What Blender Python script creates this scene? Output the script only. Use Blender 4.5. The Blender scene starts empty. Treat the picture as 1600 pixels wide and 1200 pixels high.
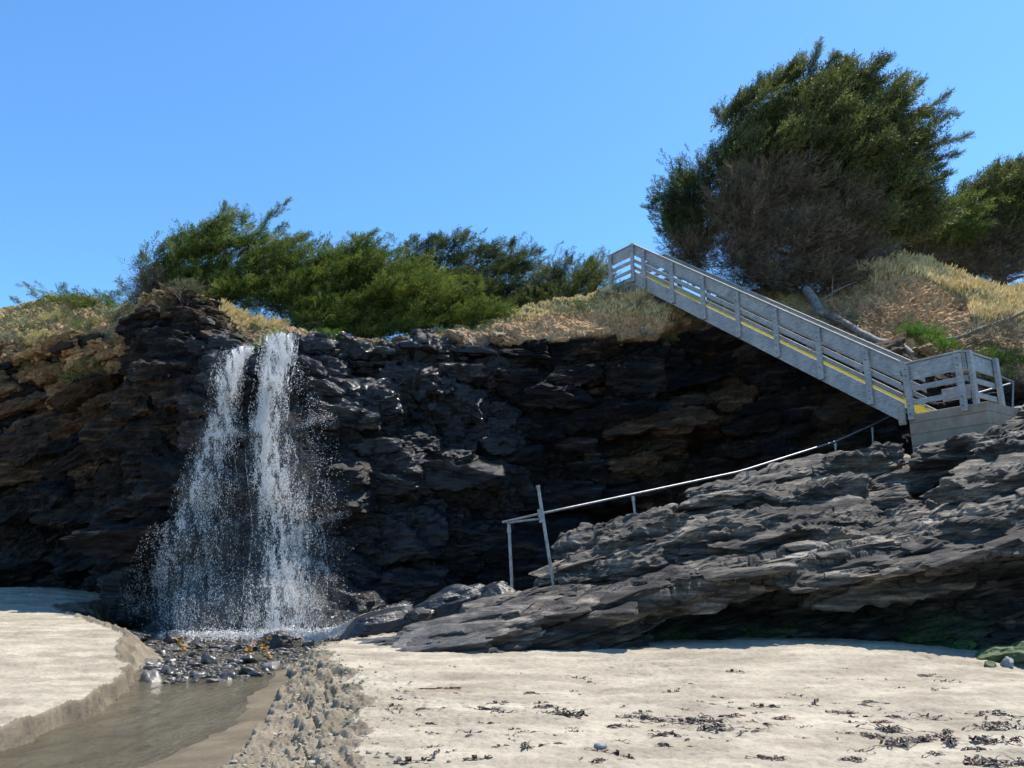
import bpy, math, random
import numpy as np
from mathutils import Vector
from mathutils.bvhtree import BVHTree
random.seed(7)
RNG = np.random.default_rng(11)
scene = bpy.context.scene
R = math.radians

# ------------------------------------------------------------------ camera
EYE = 1.6
PITCH = R(14.0)
CP, SP = math.cos(PITCH), math.sin(PITCH)
F = 1202.0
cam_d = bpy.data.cameras.new("camera")
cam_d.sensor_width = 36.0
cam_d.lens = 36.0 * F / 1600.0
cam_d.clip_end = 20000
cam_o = bpy.data.objects.new("camera", cam_d)
cam_o.location = (0, 0, EYE)
cam_o.rotation_euler = (math.pi / 2 + PITCH, 0, 0)
scene.collection.objects.link(cam_o)
scene.camera = cam_o
# ------------------------------------------------------------------ world, sun, exposure
SUN_EL, SUN_AZ = R(64), R(57)
w = bpy.data.worlds.new("World"); scene.world = w
w.use_nodes = True
nt = w.node_tree
sky = nt.nodes.new("ShaderNodeTexSky")
sky.sky_type = 'NISHITA'; sky.sun_disc = False
sky.sun_elevation = SUN_EL; sky.sun_rotation = SUN_AZ
sky.altitude = 0; sky.air_density = 1.0; sky.dust_density = 0.25; sky.ozone_density = 1.6
bg = nt.nodes["Background"]
bg.inputs[1].default_value = 0.126
tint = nt.nodes.new("ShaderNodeMix"); tint.data_type = 'RGBA'; tint.blend_type = 'MULTIPLY'
tint.inputs[0].default_value = 1.0; tint.inputs[7].default_value = (0.66, 1.08, 1.38, 1)
nt.links.new(sky.outputs[0], tint.inputs[6]); nt.links.new(tint.outputs[2], bg.inputs[0])
sd = bpy.data.lights.new("sun", 'SUN')
sd.energy = 5.0; sd.angle = R(0.5); sd.color = (1.0, 0.93, 0.82)
so = bpy.data.objects.new("sun", sd)
sdir = Vector((math.cos(SUN_EL) * math.sin(SUN_AZ), math.cos(SUN_EL) * math.cos(SUN_AZ), math.sin(SUN_EL)))
so.rotation_euler = sdir.to_track_quat('Z', 'Y').to_euler()
so.location = (0, 0, 60)
scene.collection.objects.link(so)
scene.view_settings.view_transform = 'Standard'
scene.view_settings.look = 'None'
scene.view_settings.exposure = 0.58
scene.view_settings.gamma = 1
scene.render.engine = 'CYCLES'
scene.cycles.max_bounces = 5
scene.cycles.diffuse_bounces = 1
scene.cycles.glossy_bounces = 2
scene.cycles.transmission_bounces = 3
scene.cycles.transparent_max_bounces = 12
scene.cycles.sample_clamp_indirect = 4
scene.cycles.use_denoising = True

# ------------------------------------------------------------------ projections
def at(px, py, Y):
    """world point seen at photo pixel (px,py) that lies at depth Y"""
    x = (px - 800) / F; y = (600 - py) / F
    dy = CP - y * SP; dz = SP + y * CP
    t = Y / dy
    return np.array([t * x, Y, EYE + t * dz])
def col(px, Y, z):
    d = Y * CP + (z - EYE) * SP
    return np.array([(px - 800) / F * d, Y, z])
def project(P):
    d = P[..., 1] * CP + (P[..., 2] - EYE) * SP
    up = (P[..., 2] - EYE) * CP - P[..., 1] * SP
    return 800 + F * P[..., 0] / d, 600 - F * up / d

# ------------------------------------------------------------------ numpy noise
def _u(a): return a.astype(np.int64).astype(np.uint32)
def hsh(i, j, k, seed=0):
    n = _u(i) * np.uint32(73856093) ^ _u(j) * np.uint32(19349663) ^ _u(k) * np.uint32(83492791) ^ np.uint32((seed * 2654435761 + 12345) & 0xFFFFFFFF)
    n = (n ^ (n >> np.uint32(15))) * np.uint32(2246822519)
    n = (n ^ (n >> np.uint32(13))) * np.uint32(3266489917)
    n = n ^ (n >> np.uint32(16))
    return (n.astype(np.float64) / 4294967295.0).astype(np.float32)
def vn(x, y, z, seed=0):
    xi, yi, zi = np.floor(x), np.floor(y), np.floor(z)
    fx, fy, fz = x - xi, y - yi, z - zi
    fx = fx * fx * (3 - 2 * fx); fy = fy * fy * (3 - 2 * fy); fz = fz * fz * (3 - 2 * fz)
    r = 0
    for dx in (0, 1):
        wx = fx if dx else 1 - fx
        for dy in (0, 1):
            wy = fy if dy else 1 - fy
            for dz in (0, 1):
                wz = fz if dz else 1 - fz
                r = r + wx * wy * wz * hsh(xi + dx, yi + dy, zi + dz, seed)
    return r * 2 - 1
def fbm(x, y, z, o=4, seed=0, g=0.5):
    a, s, r = 1.0, 1.0, 0
    for i in range(o):
        r = r + a * vn(x * s, y * s, z * s, seed + i * 7)
        a *= g; s *= 2.03
    return r
def unit(v): return np.array(v, float) / np.linalg.norm(v)
def sstep(a, b, x):
    t = np.clip((x - a) / (b - a), 0, 1); return t * t * (3 - 2 * t)
def blocks(b, a, c, h, L, W, seed, gw=0.10, saw=0.0, warp=0.35, terr=False):
    """layered, jointed rock: returns displacement (about -0.5..0.5) and crack mask"""
    wx = vn(a / (L * 2.2), b / (h * 3), c / (W * 2), seed + 1)
    b_ = b / h + warp * wx + 0.10 * vn(a / (L * .8), b / h, c / W, seed + 5)
    # uneven layer thickness
    b_ = b_ + 0.22 * np.sin(b_ * 2.4 + seed)
    k = np.floor(b_); fb = b_ - k
    lay = hsh(k, k * 0, k * 0, seed + 2)
    a_ = a / (L * (0.6 + 0.8 * lay)) + 9.7 * lay + 0.16 * vn(a / L, b / (h * .8), c / W, seed + 3)
    j = np.floor(a_); fa = a_ - j
    c_ = c / W + 5.1 * hsh(k, j, k * 0, seed + 4) + 0.25 * vn(a / L, b / h, c / W, seed + 13)
    l = np.floor(c_)
    h1, h2, h3 = hsh(k, j, l, seed + 6), hsh(k, j, l, seed + 7), hsh(k, j, l, seed + 8)
    d = (h1 - .5) * 0.55 + (lay - .5) * 0.55 + (fb - .5) * (h2 - .5) * .6 + (fa - .5) * (h3 - .5) * .9 + saw * (fb ** 1.4 - .4)
    e = np.minimum(np.minimum(fb, 1 - fb) * 1.0, np.minimum(fa, 1 - fa) * 1.6)
    crack = np.exp(-(e / gw) ** 2)
    if terr: return d, crack, (sstep(.86, 1.0, fb) - fb) * h
    return d, crack

# ------------------------------------------------------------------ object helpers
COL = scene.collection
def tag(o, label=None, cat=None, group=None, kind=None):
    if label: o["label"] = label
    if cat: o["category"] = cat
    if group: o["group"] = group
    if kind: o["kind"] = kind
    return o
def empty(name, loc, label, cat, group=None):
    o = bpy.data.objects.new(name, None); COL.objects.link(o)
    o.location = tuple(float(v) for v in loc); o.empty_display_size = .2
    return tag(o, label, cat, group)
def mesh_np(verts, faces, mat=None, smooth=False, name="mesh"):
    verts = np.ascontiguousarray(verts, dtype=np.float32).reshape(-1, 3)
    faces = np.ascontiguousarray(faces, dtype=np.int32)
    me = bpy.data.meshes.new(name)
    nf, k = faces.shape
    me.vertices.add(len(verts)); me.vertices.foreach_set("co", verts.ravel())
    me.loops.add(nf * k); me.loops.foreach_set("vertex_index", faces.ravel())
    me.polygons.add(nf)
    me.polygons.foreach_set("loop_start", np.arange(0, nf * k, k, dtype=np.int32))
    me.update(calc_edges=True)
    me.polygons.foreach_set("use_smooth", np.full(nf, smooth))
    if mat: me.materials.append(mat)
    return me
def link(name, me, parent=None, loc=None):
    me.name = name
    o = bpy.data.objects.new(name, me); COL.objects.link(o)
    if parent is not None:
        o.parent = parent
        if loc is None:
            o.location = tuple(-v for v in parent.location) if parent.type == 'EMPTY' and parent.parent is None else (0, 0, 0)
        else: o.location = loc
    elif loc is not None: o.location = loc
    return o
def grid_faces(r, c, wrap=False):
    i = np.arange(r * c).reshape(r, c)
    if wrap: i = np.concatenate([i, i[:, :1]], 1)
    return np.stack([i[:-1, :-1], i[:-1, 1:], i[1:, 1:], i[1:, :-1]], -1).reshape(-1, 4)
def cube_dirs(n):
    u = np.tan(np.linspace(-np.pi / 4, np.pi / 4, n + 1)); A, B = np.meshgrid(u, u, indexing='ij'); O = np.ones_like(A)
    V, Fc, k = [], [], 0
    for P in ((O, A, B), (-O, B, A), (B, O, A), (A, -O, B), (A, B, O), (B, A, -O)):
        V.append(np.stack(P, -1).reshape(-1, 3)); Fc.append(grid_faces(n + 1, n + 1) + k); k += (n + 1) ** 2
    V = np.concatenate(V); return V / np.linalg.norm(V, axis=1)[:, None], np.concatenate(Fc)
def rock_blocks(C, AX, H, n, seed, jit=.15, cuts=11, rough=.05, fscale=3.0):
    """many angular blocks at once: centres C (B,3), axes AX (B,3,3 rows), half sizes H (B,3)"""
    g = np.random.default_rng(seed); D, Fc = cube_dirs(n); B = len(C)
    R_ = np.full((B, len(D)), 1.6, np.float32)
    Df = D.astype(np.float32)
    for i in range(6 + cuts):
        if i < 6:
            nr = np.zeros((B, 3)); nr[:, i // 2] = 1 if i % 2 else -1; nr += g.normal(size=(B, 3)) * jit; h = np.ones(B)
        else:
            nr = np.sign(g.normal(size=(B, 3))) * (.35 + .65 * g.random((B, 3))); h = np.zeros(B)
        nr /= np.linalg.norm(nr, axis=1)[:, None]
        h = (.92 + .12 * g.random(B)) if i < 6 else (1.02 + .34 * g.random(B))
        dt = nr.astype(np.float32) @ Df.T
        R_ = np.minimum(R_, np.where(dt > .05, h[:, None] / np.maximum(dt, .05), 9).astype(np.float32))
    L = R_[..., None] * Df[None] * H[:, None]
    V = np.einsum('bvk,bkj->bvj', L, AX) + C[:, None]
    x, y, z = V[..., 0], V[..., 1], V[..., 2]
    Nn_ = np.einsum('vk,bkj->bvj', D, AX)
    hm = H.min(1)[:, None]
    d = rough * fbm(x * fscale, y * fscale, z * fscale * 1.5, 4, seed, .62) * np.clip(hm * 5, .3, 1.6)
    k = vn(x * 1.2, y * 1.2, z * 7.0 + .5 * x, seed + 3)                        # fine lamination
    d = d - .55 * rough * np.exp(-(k / .10) ** 2)
    if n > 8:
        q = vn(x * 5 + 3, y * 5, z * 9, seed + 9); d = d - .40 * rough * np.exp(-(q / .07) ** 2)      # fractures
        d = d + .30 * rough * fbm(x * 11, y * 11, z * 15, 2, seed + 11)
    V = V + Nn_ * d[..., None]
    f = (np.arange(B)[:, None, None] * len(D) + Fc[None]).reshape(-1, 4)
    return V.reshape(-1, 3), f
def scatter_blocks(V, mask, n, sizes, nbf, h, seed, res, aspect=(1, 1), push=.3, zone=None, yaw=.18, tiltj=.10, rough=.05):
    """blocks lying in the bedding, half sunk into the surface V"""
    g = np.random.default_rng(seed)
    dS = np.gradient(V, axis=1); dT = np.gradient(V, axis=0); cr = np.cross(dS, dT); ar = np.linalg.norm(cr, axis=-1)
    nrm = cr / (ar[..., None] + 1e-9); nrm = np.where((nrm[..., 1:2] > 0) & (nrm[..., 2:3] < .3), -nrm, nrm)
    w_ = (ar * mask).ravel(); sel = g.choice(w_.size, n, p=w_ / w_.sum())
    P = V.reshape(-1, 3)[sel].copy(); nn = nrm.reshape(-1, 3)[sel]
    nb, u = nbf(P)                                              # bedding normal, strike direction
    b = (P * nb).sum(1)
    lay = np.floor(b / h + .0); thick = (.55 + .9 * hsh(lay, lay * 0, lay * 0, seed)) 
    P += nb * (((lay + .5) * h - b) * .9)[:, None]
    u = u + g.normal(size=u.shape) * yaw * np.array([.3, 1, .12]); nb = nb + g.normal(size=nb.shape) * tiltj
    u /= np.linalg.norm(u, axis=1)[:, None]; v = np.cross(nb, u); v /= np.linalg.norm(v, axis=1)[:, None]; w3 = np.cross(u, v)
    s0, s1 = sizes; r = g.random(n) ** 1.8
    a_ = s0 + (s1 - s0) * r
    H = np.stack([a_ * (.6 + .8 * g.random(n)) * aspect[0], a_ * (.5 + .5 * g.random(n)) * aspect[1], np.minimum(h * .5 * thick, a_ * .8)], 1)
    P -= nn * (H[:, 1] * (1 - push * 2 * g.random(n)) * .8)[:, None]
    BV, BF = rock_blocks(P, np.stack([u, v, w3], 1), H, res, seed + 1, rough=rough)
    nv = len(BV) // n
    tone = np.repeat(g.random(n), nv)
    Z_ = None if zone is None else np.repeat(zone.reshape(-1, 4)[sel], nv, 0)
    return BV, BF, tone, Z_
def attr(me, name, data):
    a = me.attributes.new(name, 'FLOAT_COLOR', 'POINT')
    a.data.foreach_set("color", np.ascontiguousarray(data, dtype=np.float32).ravel())

def join_rock(name, V, faces, zone, extra, mat):
    vs = [V.reshape(-1, 3)]; fs = [faces]; zs = [zone.reshape(-1, 4)]; ts = [np.full(V.size // 3, .5)]; k = V.size // 3
    for BV, BF, tn, Z_ in extra:
        vs.append(BV); fs.append(BF + k); zs.append(Z_); ts.append(tn); k += len(BV)
    me = mesh_np(np.concatenate(vs), np.concatenate(fs), mat, False)
    attr(me, "zone", np.concatenate(zs)); a = me.attributes.new("tone", 'FLOAT', 'POINT')
    a.data.foreach_set("value", np.concatenate(ts).astype(np.float32))
    return link(name, me)

class MB:
    """collects boxes, tubes and lumps, builds ONE mesh (quads)"""
    def __init__(s): s.v = []; s.f = []; s.n = 0
    def add(s, v, f):
        v = np.asarray(v, float).reshape(-1, 3); f = np.asarray(f, int)
        s.v.append(v); s.f.append(f + s.n); s.n += len(v); return s
    def beam(s, p, q, wv, hv, bev=0.0):
        """board from p to q; wv,hv full cross vectors, p,q on the centre"""
        p, q, wv, hv = [np.asarray(t, float) for t in (p, q, wv, hv)]
        W, H = np.linalg.norm(wv), np.linalg.norm(hv)
        b = bev or min(W, H) * .12
        a, c = wv / W, hv / H
        ring = [(-W/2+b, -H/2), (W/2-b, -H/2), (W/2, -H/2+b), (W/2, H/2-b), (W/2-b, H/2), (-W/2+b, H/2), (-W/2, H/2-b), (-W/2, -H/2+b)]
        rg = np.array([a * x + c * y for x, y in ring])
        v = np.concatenate([p + rg, q + rg])
        f = [(i, (i+1) % 8, 8 + (i+1) % 8, 8 + i) for i in range(8)]
        for o_, fl in ((0, True), (8, False)):
            cap = [(0, 1, 2, 3), (0, 3, 4, 7), (4, 5, 6, 7)]
            for t in cap:
                t = tuple(o_ + x for x in t); f.append(t[::-1] if fl else t)
        return s.add(v, f)
    def tube(s, pts, rad, sides=8, caps=True):
        pts = np.asarray(pts, float); n = len(pts)
        rad = np.full(n, rad) if np.isscalar(rad) else np.asarray(rad, float)
        T = np.gradient(pts, axis=0); T /= np.linalg.norm(T, axis=1)[:, None] + 1e-9
        ref = np.array([0, 0, 1.]) if abs(T[0][2]) < .9 else np.array([1., 0, 0])
        A = np.cross(T, ref); A /= np.linalg.norm(A, axis=1)[:, None] + 1e-9
        B = np.cross(T, A)
        th = np.linspace(0, 2 * np.pi, sides, endpoint=False)
        v = pts[:, None] + rad[:, None, None] * (np.cos(th)[None, :, None] * A[:, None] + np.sin(th)[None, :, None] * B[:, None])
        f = grid_faces(n, sides, True)
        s.add(v, f)
        if caps:
            base = s.n
            for e in (0, n - 1):
                ring = v[e]; c = pts[e]
                vv = np.concatenate([ring, [c]])
                ff = [(i, (i+1) % sides, sides, sides) for i in range(sides)]
                # use degenerate-free triangles as quads with midpoint
                m = (ring + c) / 2
                vv = np.concatenate([ring, m, ])
                ff = [(i, (i+1) % sides, sides + (i+1) % sides, sides + i) for i in range(sides)]
                ff += [(sides, sides + k, sides + k + 1, sides + k + 2) for k in range(1, sides - 2, 2)]
                s.add(vv, ff)
        return s
    def build(s, name, mat, parent=None, smooth=False):
        me = mesh_np(np.concatenate(s.v), np.concatenate(s.f), mat, smooth, name)
        return link(name, me, parent)

# ------------------------------------------------------------------ materials
def newmat(name):
    m = bpy.data.materials.new(name); m.use_nodes = True
    t = m.node_tree; p = t.nodes["Principled BSDF"]
    return m, t, p
def N(t, kind, **kw):
    n = t.nodes.new(kind)
    for k, v in kw.items():
        if k in n.inputs.keys(): n.inputs[k].default_value = v
        else: setattr(n, k, v)
    return n
def noise(t, scale, detail=6, rough=.6, vec=None, dist=0):
    n = N(t, "ShaderNodeTexNoise"); n.inputs["Scale"].default_value = scale
    n.inputs["Detail"].default_value = detail; n.inputs["Roughness"].default_value = rough
    n.inputs["Distortion"].default_value = dist
    if vec is not None: t.links.new(vec, n.inputs["Vector"])
    return n
def ramp(t, fac, stops):
    r = N(t, "ShaderNodeValToRGB")
    el = r.color_ramp.elements
    while len(el) < len(stops): el.new(.5)
    for e, (p, c) in zip(el, stops):
        e.position = p; e.color = (*c, 1) if len(c) == 3 else c
    t.links.new(fac, r.inputs[0]); return r
def mix(t, fac, a, b, mode='MIX'):
    m = N(t, "ShaderNodeMix"); m.data_type = 'RGBA'; m.blend_type = mode
    for sock, val in ((m.inputs[0], fac), (m.inputs[6], a), (m.inputs[7], b)):
        if hasattr(val, "is_linked"): t.links.new(val, sock)
        elif isinstance(val, (int, float)): sock.default_value = val
        else: sock.default_value = (*val, 1)
    return m.outputs[2]
def math_(t, op, a, b=None, clamp=False):
    m = N(t, "ShaderNodeMath"); m.operation = op; m.use_clamp = clamp
    for i, val in enumerate((a, b)):
        if val is None: continue
        if hasattr(val, "is_linked"): t.links.new(val, m.inputs[i])
        else: m.inputs[i].default_value = val
    return m.outputs[0]
def geo(t): return N(t, "ShaderNodeNewGeometry").outputs["Position"]
def objc(t): return N(t, "ShaderNodeTexCoord").outputs["Object"]
def scaled(t, vec, s, rot=(0, 0, 0)):
    m = N(t, "ShaderNodeMapping"); m.inputs["Scale"].default_value = s; m.inputs["Rotation"].default_value = rot
    t.links.new(vec, m.inputs["Vector"]); return m.outputs[0]
def bump(t, p, h, strength, dist, prev=None):
    b = N(t, "ShaderNodeBump"); b.inputs["Strength"].default_value = strength; b.inputs["Distance"].default_value = dist
    t.links.new(h, b.inputs["Height"])
    if prev is not None: t.links.new(prev, b.inputs["Normal"])
    t.links.new(b.outputs[0], p.inputs["Normal"]); return b.outputs[0]
def sepc(t, name):
    a = N(t, "ShaderNodeAttribute"); a.attribute_name = name
    s = N(t, "ShaderNodeSeparateColor"); t.links.new(a.outputs["Color"], s.inputs[0])
    return s.outputs[0], s.outputs[1], s.outputs[2], a.outputs["Alpha"]

def cliff_material():
    m, t, p = newmat("cliff_rock")
    g = geo(t)
    dirt, green, wet, brown = sepc(t, "zone")
    lay = scaled(t, g, (.5, .5, 3.2), (0, R(8), 0))
    n1 = noise(t, 1.6, 8, .62, lay)
    n2 = noise(t, 9, 8, .65, g)
    n3 = noise(t, 45, 5, .6, g)
    rock = ramp(t, n1.outputs[0], [(.30, (.002, .0025, .004)), (.48, (.006, .0065, .008)), (.60, (.016, .0165, .018)), (.76, (.065, .060, .052))])
    brn = ramp(t, n1.outputs[0], [(.3, (.006, .0045, .003)), (.49, (.024, .015, .009)), (.61, (.085, .052, .030)), (.76, (.26, .19, .125))])
    c = mix(t, brown, rock.outputs[0], brn.outputs[0])
    soil = ramp(t, n2.outputs[0], [(.32, (.15, .085, .045)), (.46, (.46, .27, .13)), (.66, (.68, .45, .24))])
    c = mix(t, dirt, c, soil.outputs[0])
    grs = ramp(t, n2.outputs[0], [(.3, (.10, .09, .035)), (.5, (.30, .24, .10)), (.75, (.50, .38, .18))])
    c = mix(t, green, c, grs.outputs[0])
    c = mix(t, .55, c, ramp(t, n3.outputs[0], [(.3, (.45, .45, .45)), (.7, (1.35, 1.35, 1.35))]).outputs[0], 'MULTIPLY')
    c = mix(t, math_(t, 'MULTIPLY', wet, .5), c, (.35, .37, .42), 'MULTIPLY')
    tn = N(t, "ShaderNodeAttribute"); tn.attribute_name = "tone"
    c = mix(t, 1.0, c, ramp(t, tn.outputs["Fac"], [(0, (.55,) * 3), (1, (1.6,) * 3)]).outputs[0], 'MULTIPLY')
    t.links.new(c, p.inputs["Base Color"])
    rg = ramp(t, n2.outputs[0], [(.3, (.62,) * 3), (.7, (.9,) * 3)])
    rw = ramp(t, n2.outputs[0], [(.35, (.08,) * 3), (.7, (.28,) * 3)])
    r = mix(t, wet, rg.outputs[0], rw.outputs[0])
    t.links.new(r, p.inputs["Roughness"])
    sp_ = mix(t, wet, (.18,) * 3, (.75,) * 3); t.links.new(sp_, p.inputs["Specular IOR Level"])
    b = bump(t, p, n2.outputs[0], .9, .12)
    bump(t, p, n3.outputs[0], .8, .03, b)
    return m

def ledge_material():
    m, t, p = newmat("ledge_rock")
    g = geo(t)
    dark, moss, pale, wet = sepc(t, "zone")
    lay = scaled(t, g, (.7, .9, 5.0), (0, R(-16), 0))
    n1 = noise(t, 1.5, 9, .65, lay)
    n2 = noise(t, 14, 8, .7, g)
    n3 = noise(t, 70, 5, .65, g)
    rock = ramp(t, n1.outputs[0], [(.28, (.007, .006, .0055)), (.43, (.036, .031, .026)), (.55, (.15, .125, .098)), (.69, (.46, .38, .295))])
    c = mix(t, pale, rock.outputs[0], ramp(t, n1.outputs[0], [(.3, (.055, .056, .058)), (.7, (.165, .16, .155))]).outputs[0])
    c = mix(t, dark, c, (.22, .23, .26), 'MULTIPLY')  # painted shade of the undercut band darkens the rock colour
    mo = math_(t, 'MULTIPLY', moss, ramp(t, n2.outputs[0], [(.4, (0,) * 3), (.52, (1,) * 3)]).outputs[0])
    c = mix(t, mo, c, (.05, .13, .012))
    c = mix(t, .6, c, ramp(t, n3.outputs[0], [(.3, (.5, .5, .5)), (.7, (1.3, 1.3, 1.3))]).outputs[0], 'MULTIPLY')
    c = mix(t, .7, c, ramp(t, n2.outputs[0], [(.3, (.5, .5, .5)), (.65, (1.25, 1.25, 1.25))]).outputs[0], 'MULTIPLY')
    tn = N(t, "ShaderNodeAttribute"); tn.attribute_name = "tone"
    c = mix(t, 1.0, c, ramp(t, tn.outputs["Fac"], [(0, (.6,) * 3), (1, (1.45,) * 3)]).outputs[0], 'MULTIPLY')
    t.links.new(c, p.inputs["Base Color"])
    r = mix(t, wet, (.8, .8, .8), (.22, .22, .22))
    t.links.new(r, p.inputs["Roughness"])
    b = bump(t, p, n1.outputs[0], .7, .10)
    b = bump(t, p, n2.outputs[0], .8, .05, b)
    bump(t, p, n3.outputs[0], .9, .025, b)
    return m

def sand_material():
    m, t, p = newmat("sand")
    g = geo(t)
    wet, crumb, _, _ = sepc(t, "zone")
    n1 = noise(t, .8, 5, .6, scaled(t, g, (1, 2.2, 1)))
    n2 = noise(t, 16, 6, .7, g)
    n3 = noise(t, 260, 3, .6, g)
    c = ramp(t, n1.outputs[0], [(.3, (.24, .205, .152)), (.48, (.335, .29, .22)), (.66, (.46, .405, .31))]).outputs[0]
    c = mix(t, .6, c, ramp(t, n2.outputs[0], [(.32, (.55, .53, .5)), (.5, (1, 1, 1)), (.7, (1.1, 1.1, 1.1))]).outputs[0], 'MULTIPLY')
    c = mix(t, .6, c, ramp(t, n3.outputs[0], [(.3, (.6, .6, .6)), (.7, (1.3, 1.3, 1.3))]).outputs[0], 'MULTIPLY')
    c = mix(t, wet, c, (.50, .46, .40), 'MULTIPLY')
    c = mix(t, crumb, c, (.50, .475, .44), 'MULTIPLY')  # crumbled sand is darker; shadows of the broken bank are painted in too
    t.links.new(c, p.inputs["Base Color"])
    r = mix(t, wet, (.95,) * 3, (.38,) * 3); t.links.new(r, p.inputs["Roughness"])
    p.inputs["Specular IOR Level"].default_value = .25
    b = bump(t, p, n2.outputs[0], .55, .03)
    bump(t, p, n3.outputs[0], .5, .004, b)
    return m

def foliage_material(name, c1, c2, c3, trans=.35, scale=.9, tm=(1.35, 1.5, .7)):
    m, t, p = newmat(name)
    g = geo(t)
    n = noise(t, scale, 3, .6, g); n2 = noise(t, 6, 3, .6, g)
    f = math_(t, 'ADD', math_(t, 'MULTIPLY', n.outputs[0], .5), math_(t, 'MULTIPLY', n2.outputs[0], .5))
    c = ramp(t, f, [(.36, c1), (.5, c2), (.64, c3)])
    t.links.new(c.outputs[0], p.inputs["Base Color"]); p.inputs["Roughness"].default_value = .55
    p.inputs["Specular IOR Level"].default_value = .25
    tr = N(t, "ShaderNodeBsdfTranslucent")
    c2_ = mix(t, 1.0, c.outputs[0], tm, 'MULTIPLY'); t.links.new(c2_, tr.inputs[0])
    mx = N(t, "ShaderNodeMixShader"); mx.inputs[0].default_value = trans
    t.links.new(p.outputs[0], mx.inputs[1]); t.links.new(tr.outputs[0], mx.inputs[2])
    t.links.new(mx.outputs[0], t.nodes["Material Output"].inputs[0])
    return m

def simple(name, c1, c2, rough=.7, scale=8, stretch=(1, 1, 1), bmp=.4, bd=.01, metal=0, obj=False, spec=.5):
    m, t, p = newmat(name)
    v = scaled(t, objc(t) if obj else geo(t), stretch)
    n = noise(t, scale, 7, .65, v)
    c = ramp(t, n.outputs[0], [(.32, c1), (.68, c2)])
    t.links.new(c.outputs[0], p.inputs["Base Color"])
    p.inputs["Roughness"].default_value = rough; p.inputs["Metallic"].default_value = metal
    p.inputs["Specular IOR Level"].default_value = spec
    if bmp: bump(t, p, n.outputs[0], bmp, bd)
    return m

M = {}
M['cliff'] = cliff_material(); M['ledge'] = ledge_material(); M['sand'] = sand_material()
M['leaf_a'] = foliage_material("cypress_foliage", (.024, .042, .009), (.088, .118, .024), (.215, .235, .060))
M['leaf_b'] = foliage_material("cypress_foliage_dull", (.022, .032, .012), (.082, .095, .032), (.20, .20, .075))
M['leaf_c'] = foliage_material("cypress_foliage_dark", (.015, .025, .011), (.050, .066, .026), (.14, .155, .058))
M['dead'] = foliage_material("dead_twig", (.042, .034, .022), (.115, .092, .060), (.26, .21, .14), .1, 1.4, (1, 1, 1))
M['bark'] = simple("bark", (.07, .055, .042), (.20, .17, .14), .85, 6, (1, 1, .25), .8, .03)
M['palebark'] = simple("weathered_bark", (.09, .08, .07), (.28, .25, .22), .8, 7, (1, 1, .3), .8, .02)
M['grass'] = foliage_material("meadow_grass", (.22, .22, .07), (.45, .40, .16), (.68, .56, .30), .3, 1.2, (1.2, 1.3, .8))
M['drygrass'] = foliage_material("dry_grass", (.50, .38, .17), (.74, .58, .29), (.85, .74, .48), .35, 1.4, (1.1, 1.05, .8))
M['shrub'] = foliage_material("grey_shrub", (.07, .085, .05), (.16, .18, .12), (.30, .31, .23), .2)
M['brownshrub'] = foliage_material("brown_shrub", (.06, .045, .035), (.13, .095, .07), (.24, .18, .12), .15)
M['greenshrub'] = foliage_material("green_shrub", (.03, .07, .012), (.08, .16, .022), (.17, .27, .05), .35)
M['dull'] = foliage_material("succulent", (.06, .09, .03), (.17, .19, .06), (.32, .30, .10), .25)

# ------------------------------------------------------------------ beach
SXL = [(-5, -4.6), (6, -4.9), (8.8, -5.55), (10, -5.5), (12.2, -5.85), (14.1, -6.8), (17, -8.2), (20.6, -11), (24, -14), (40, -14)]
SXR = [(-5, -.6), (6.5, -1.3), (9.1, -1.75), (11.4, -2.25), (13.2, -3.0), (14.6, -3.6), (16.0, -3.2), (18, -2.0), (22, 0.5), (40, 3)]
SXT = [(-5, -2.2), (7.9, -2.55), (10.4, -2.95), (12, -3.35), (13.2, -3.65), (14.6, -4.0), (16.5, -3.6), (18.5, -2.6), (22, 0), (40, 2.5)]
SXW = [(-5, -3.6), (8.1, -3.45), (10.4, -3.2), (13.2, -3.85), (16, -4.2), (18, -3.9), (22, -.5), (40, 2)]
def line(tab, Y):
    a = np.array(tab); return np.interp(Y, a[:, 0], a[:, 1])
WZ = lambda Y: -.22 + np.clip((Y - 11) * .02, 0, .24)
def beach_base(X, Y):
    z = .025 * np.clip(Y, -60, 60)
    z = z + .16 * np.exp(-((X - 5.2) / 3.0) ** 2 - ((Y - 13.6) / 1.8) ** 2)
    z = z - .20 * sstep(6, 11, X) * sstep(5, 12, Y)
    z = z - .225 * sstep(-3, -5, X) * sstep(20, 12, Y)
    z = z + .10 * sstep(-7, -12, X) * sstep(18, 26, Y)
    z = z + .45 * sstep(-13, -19, X) * sstep(24, 30, Y)
    z = np.where(Y < -12, z - (-12 - Y) * .02, z)
    return z
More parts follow.
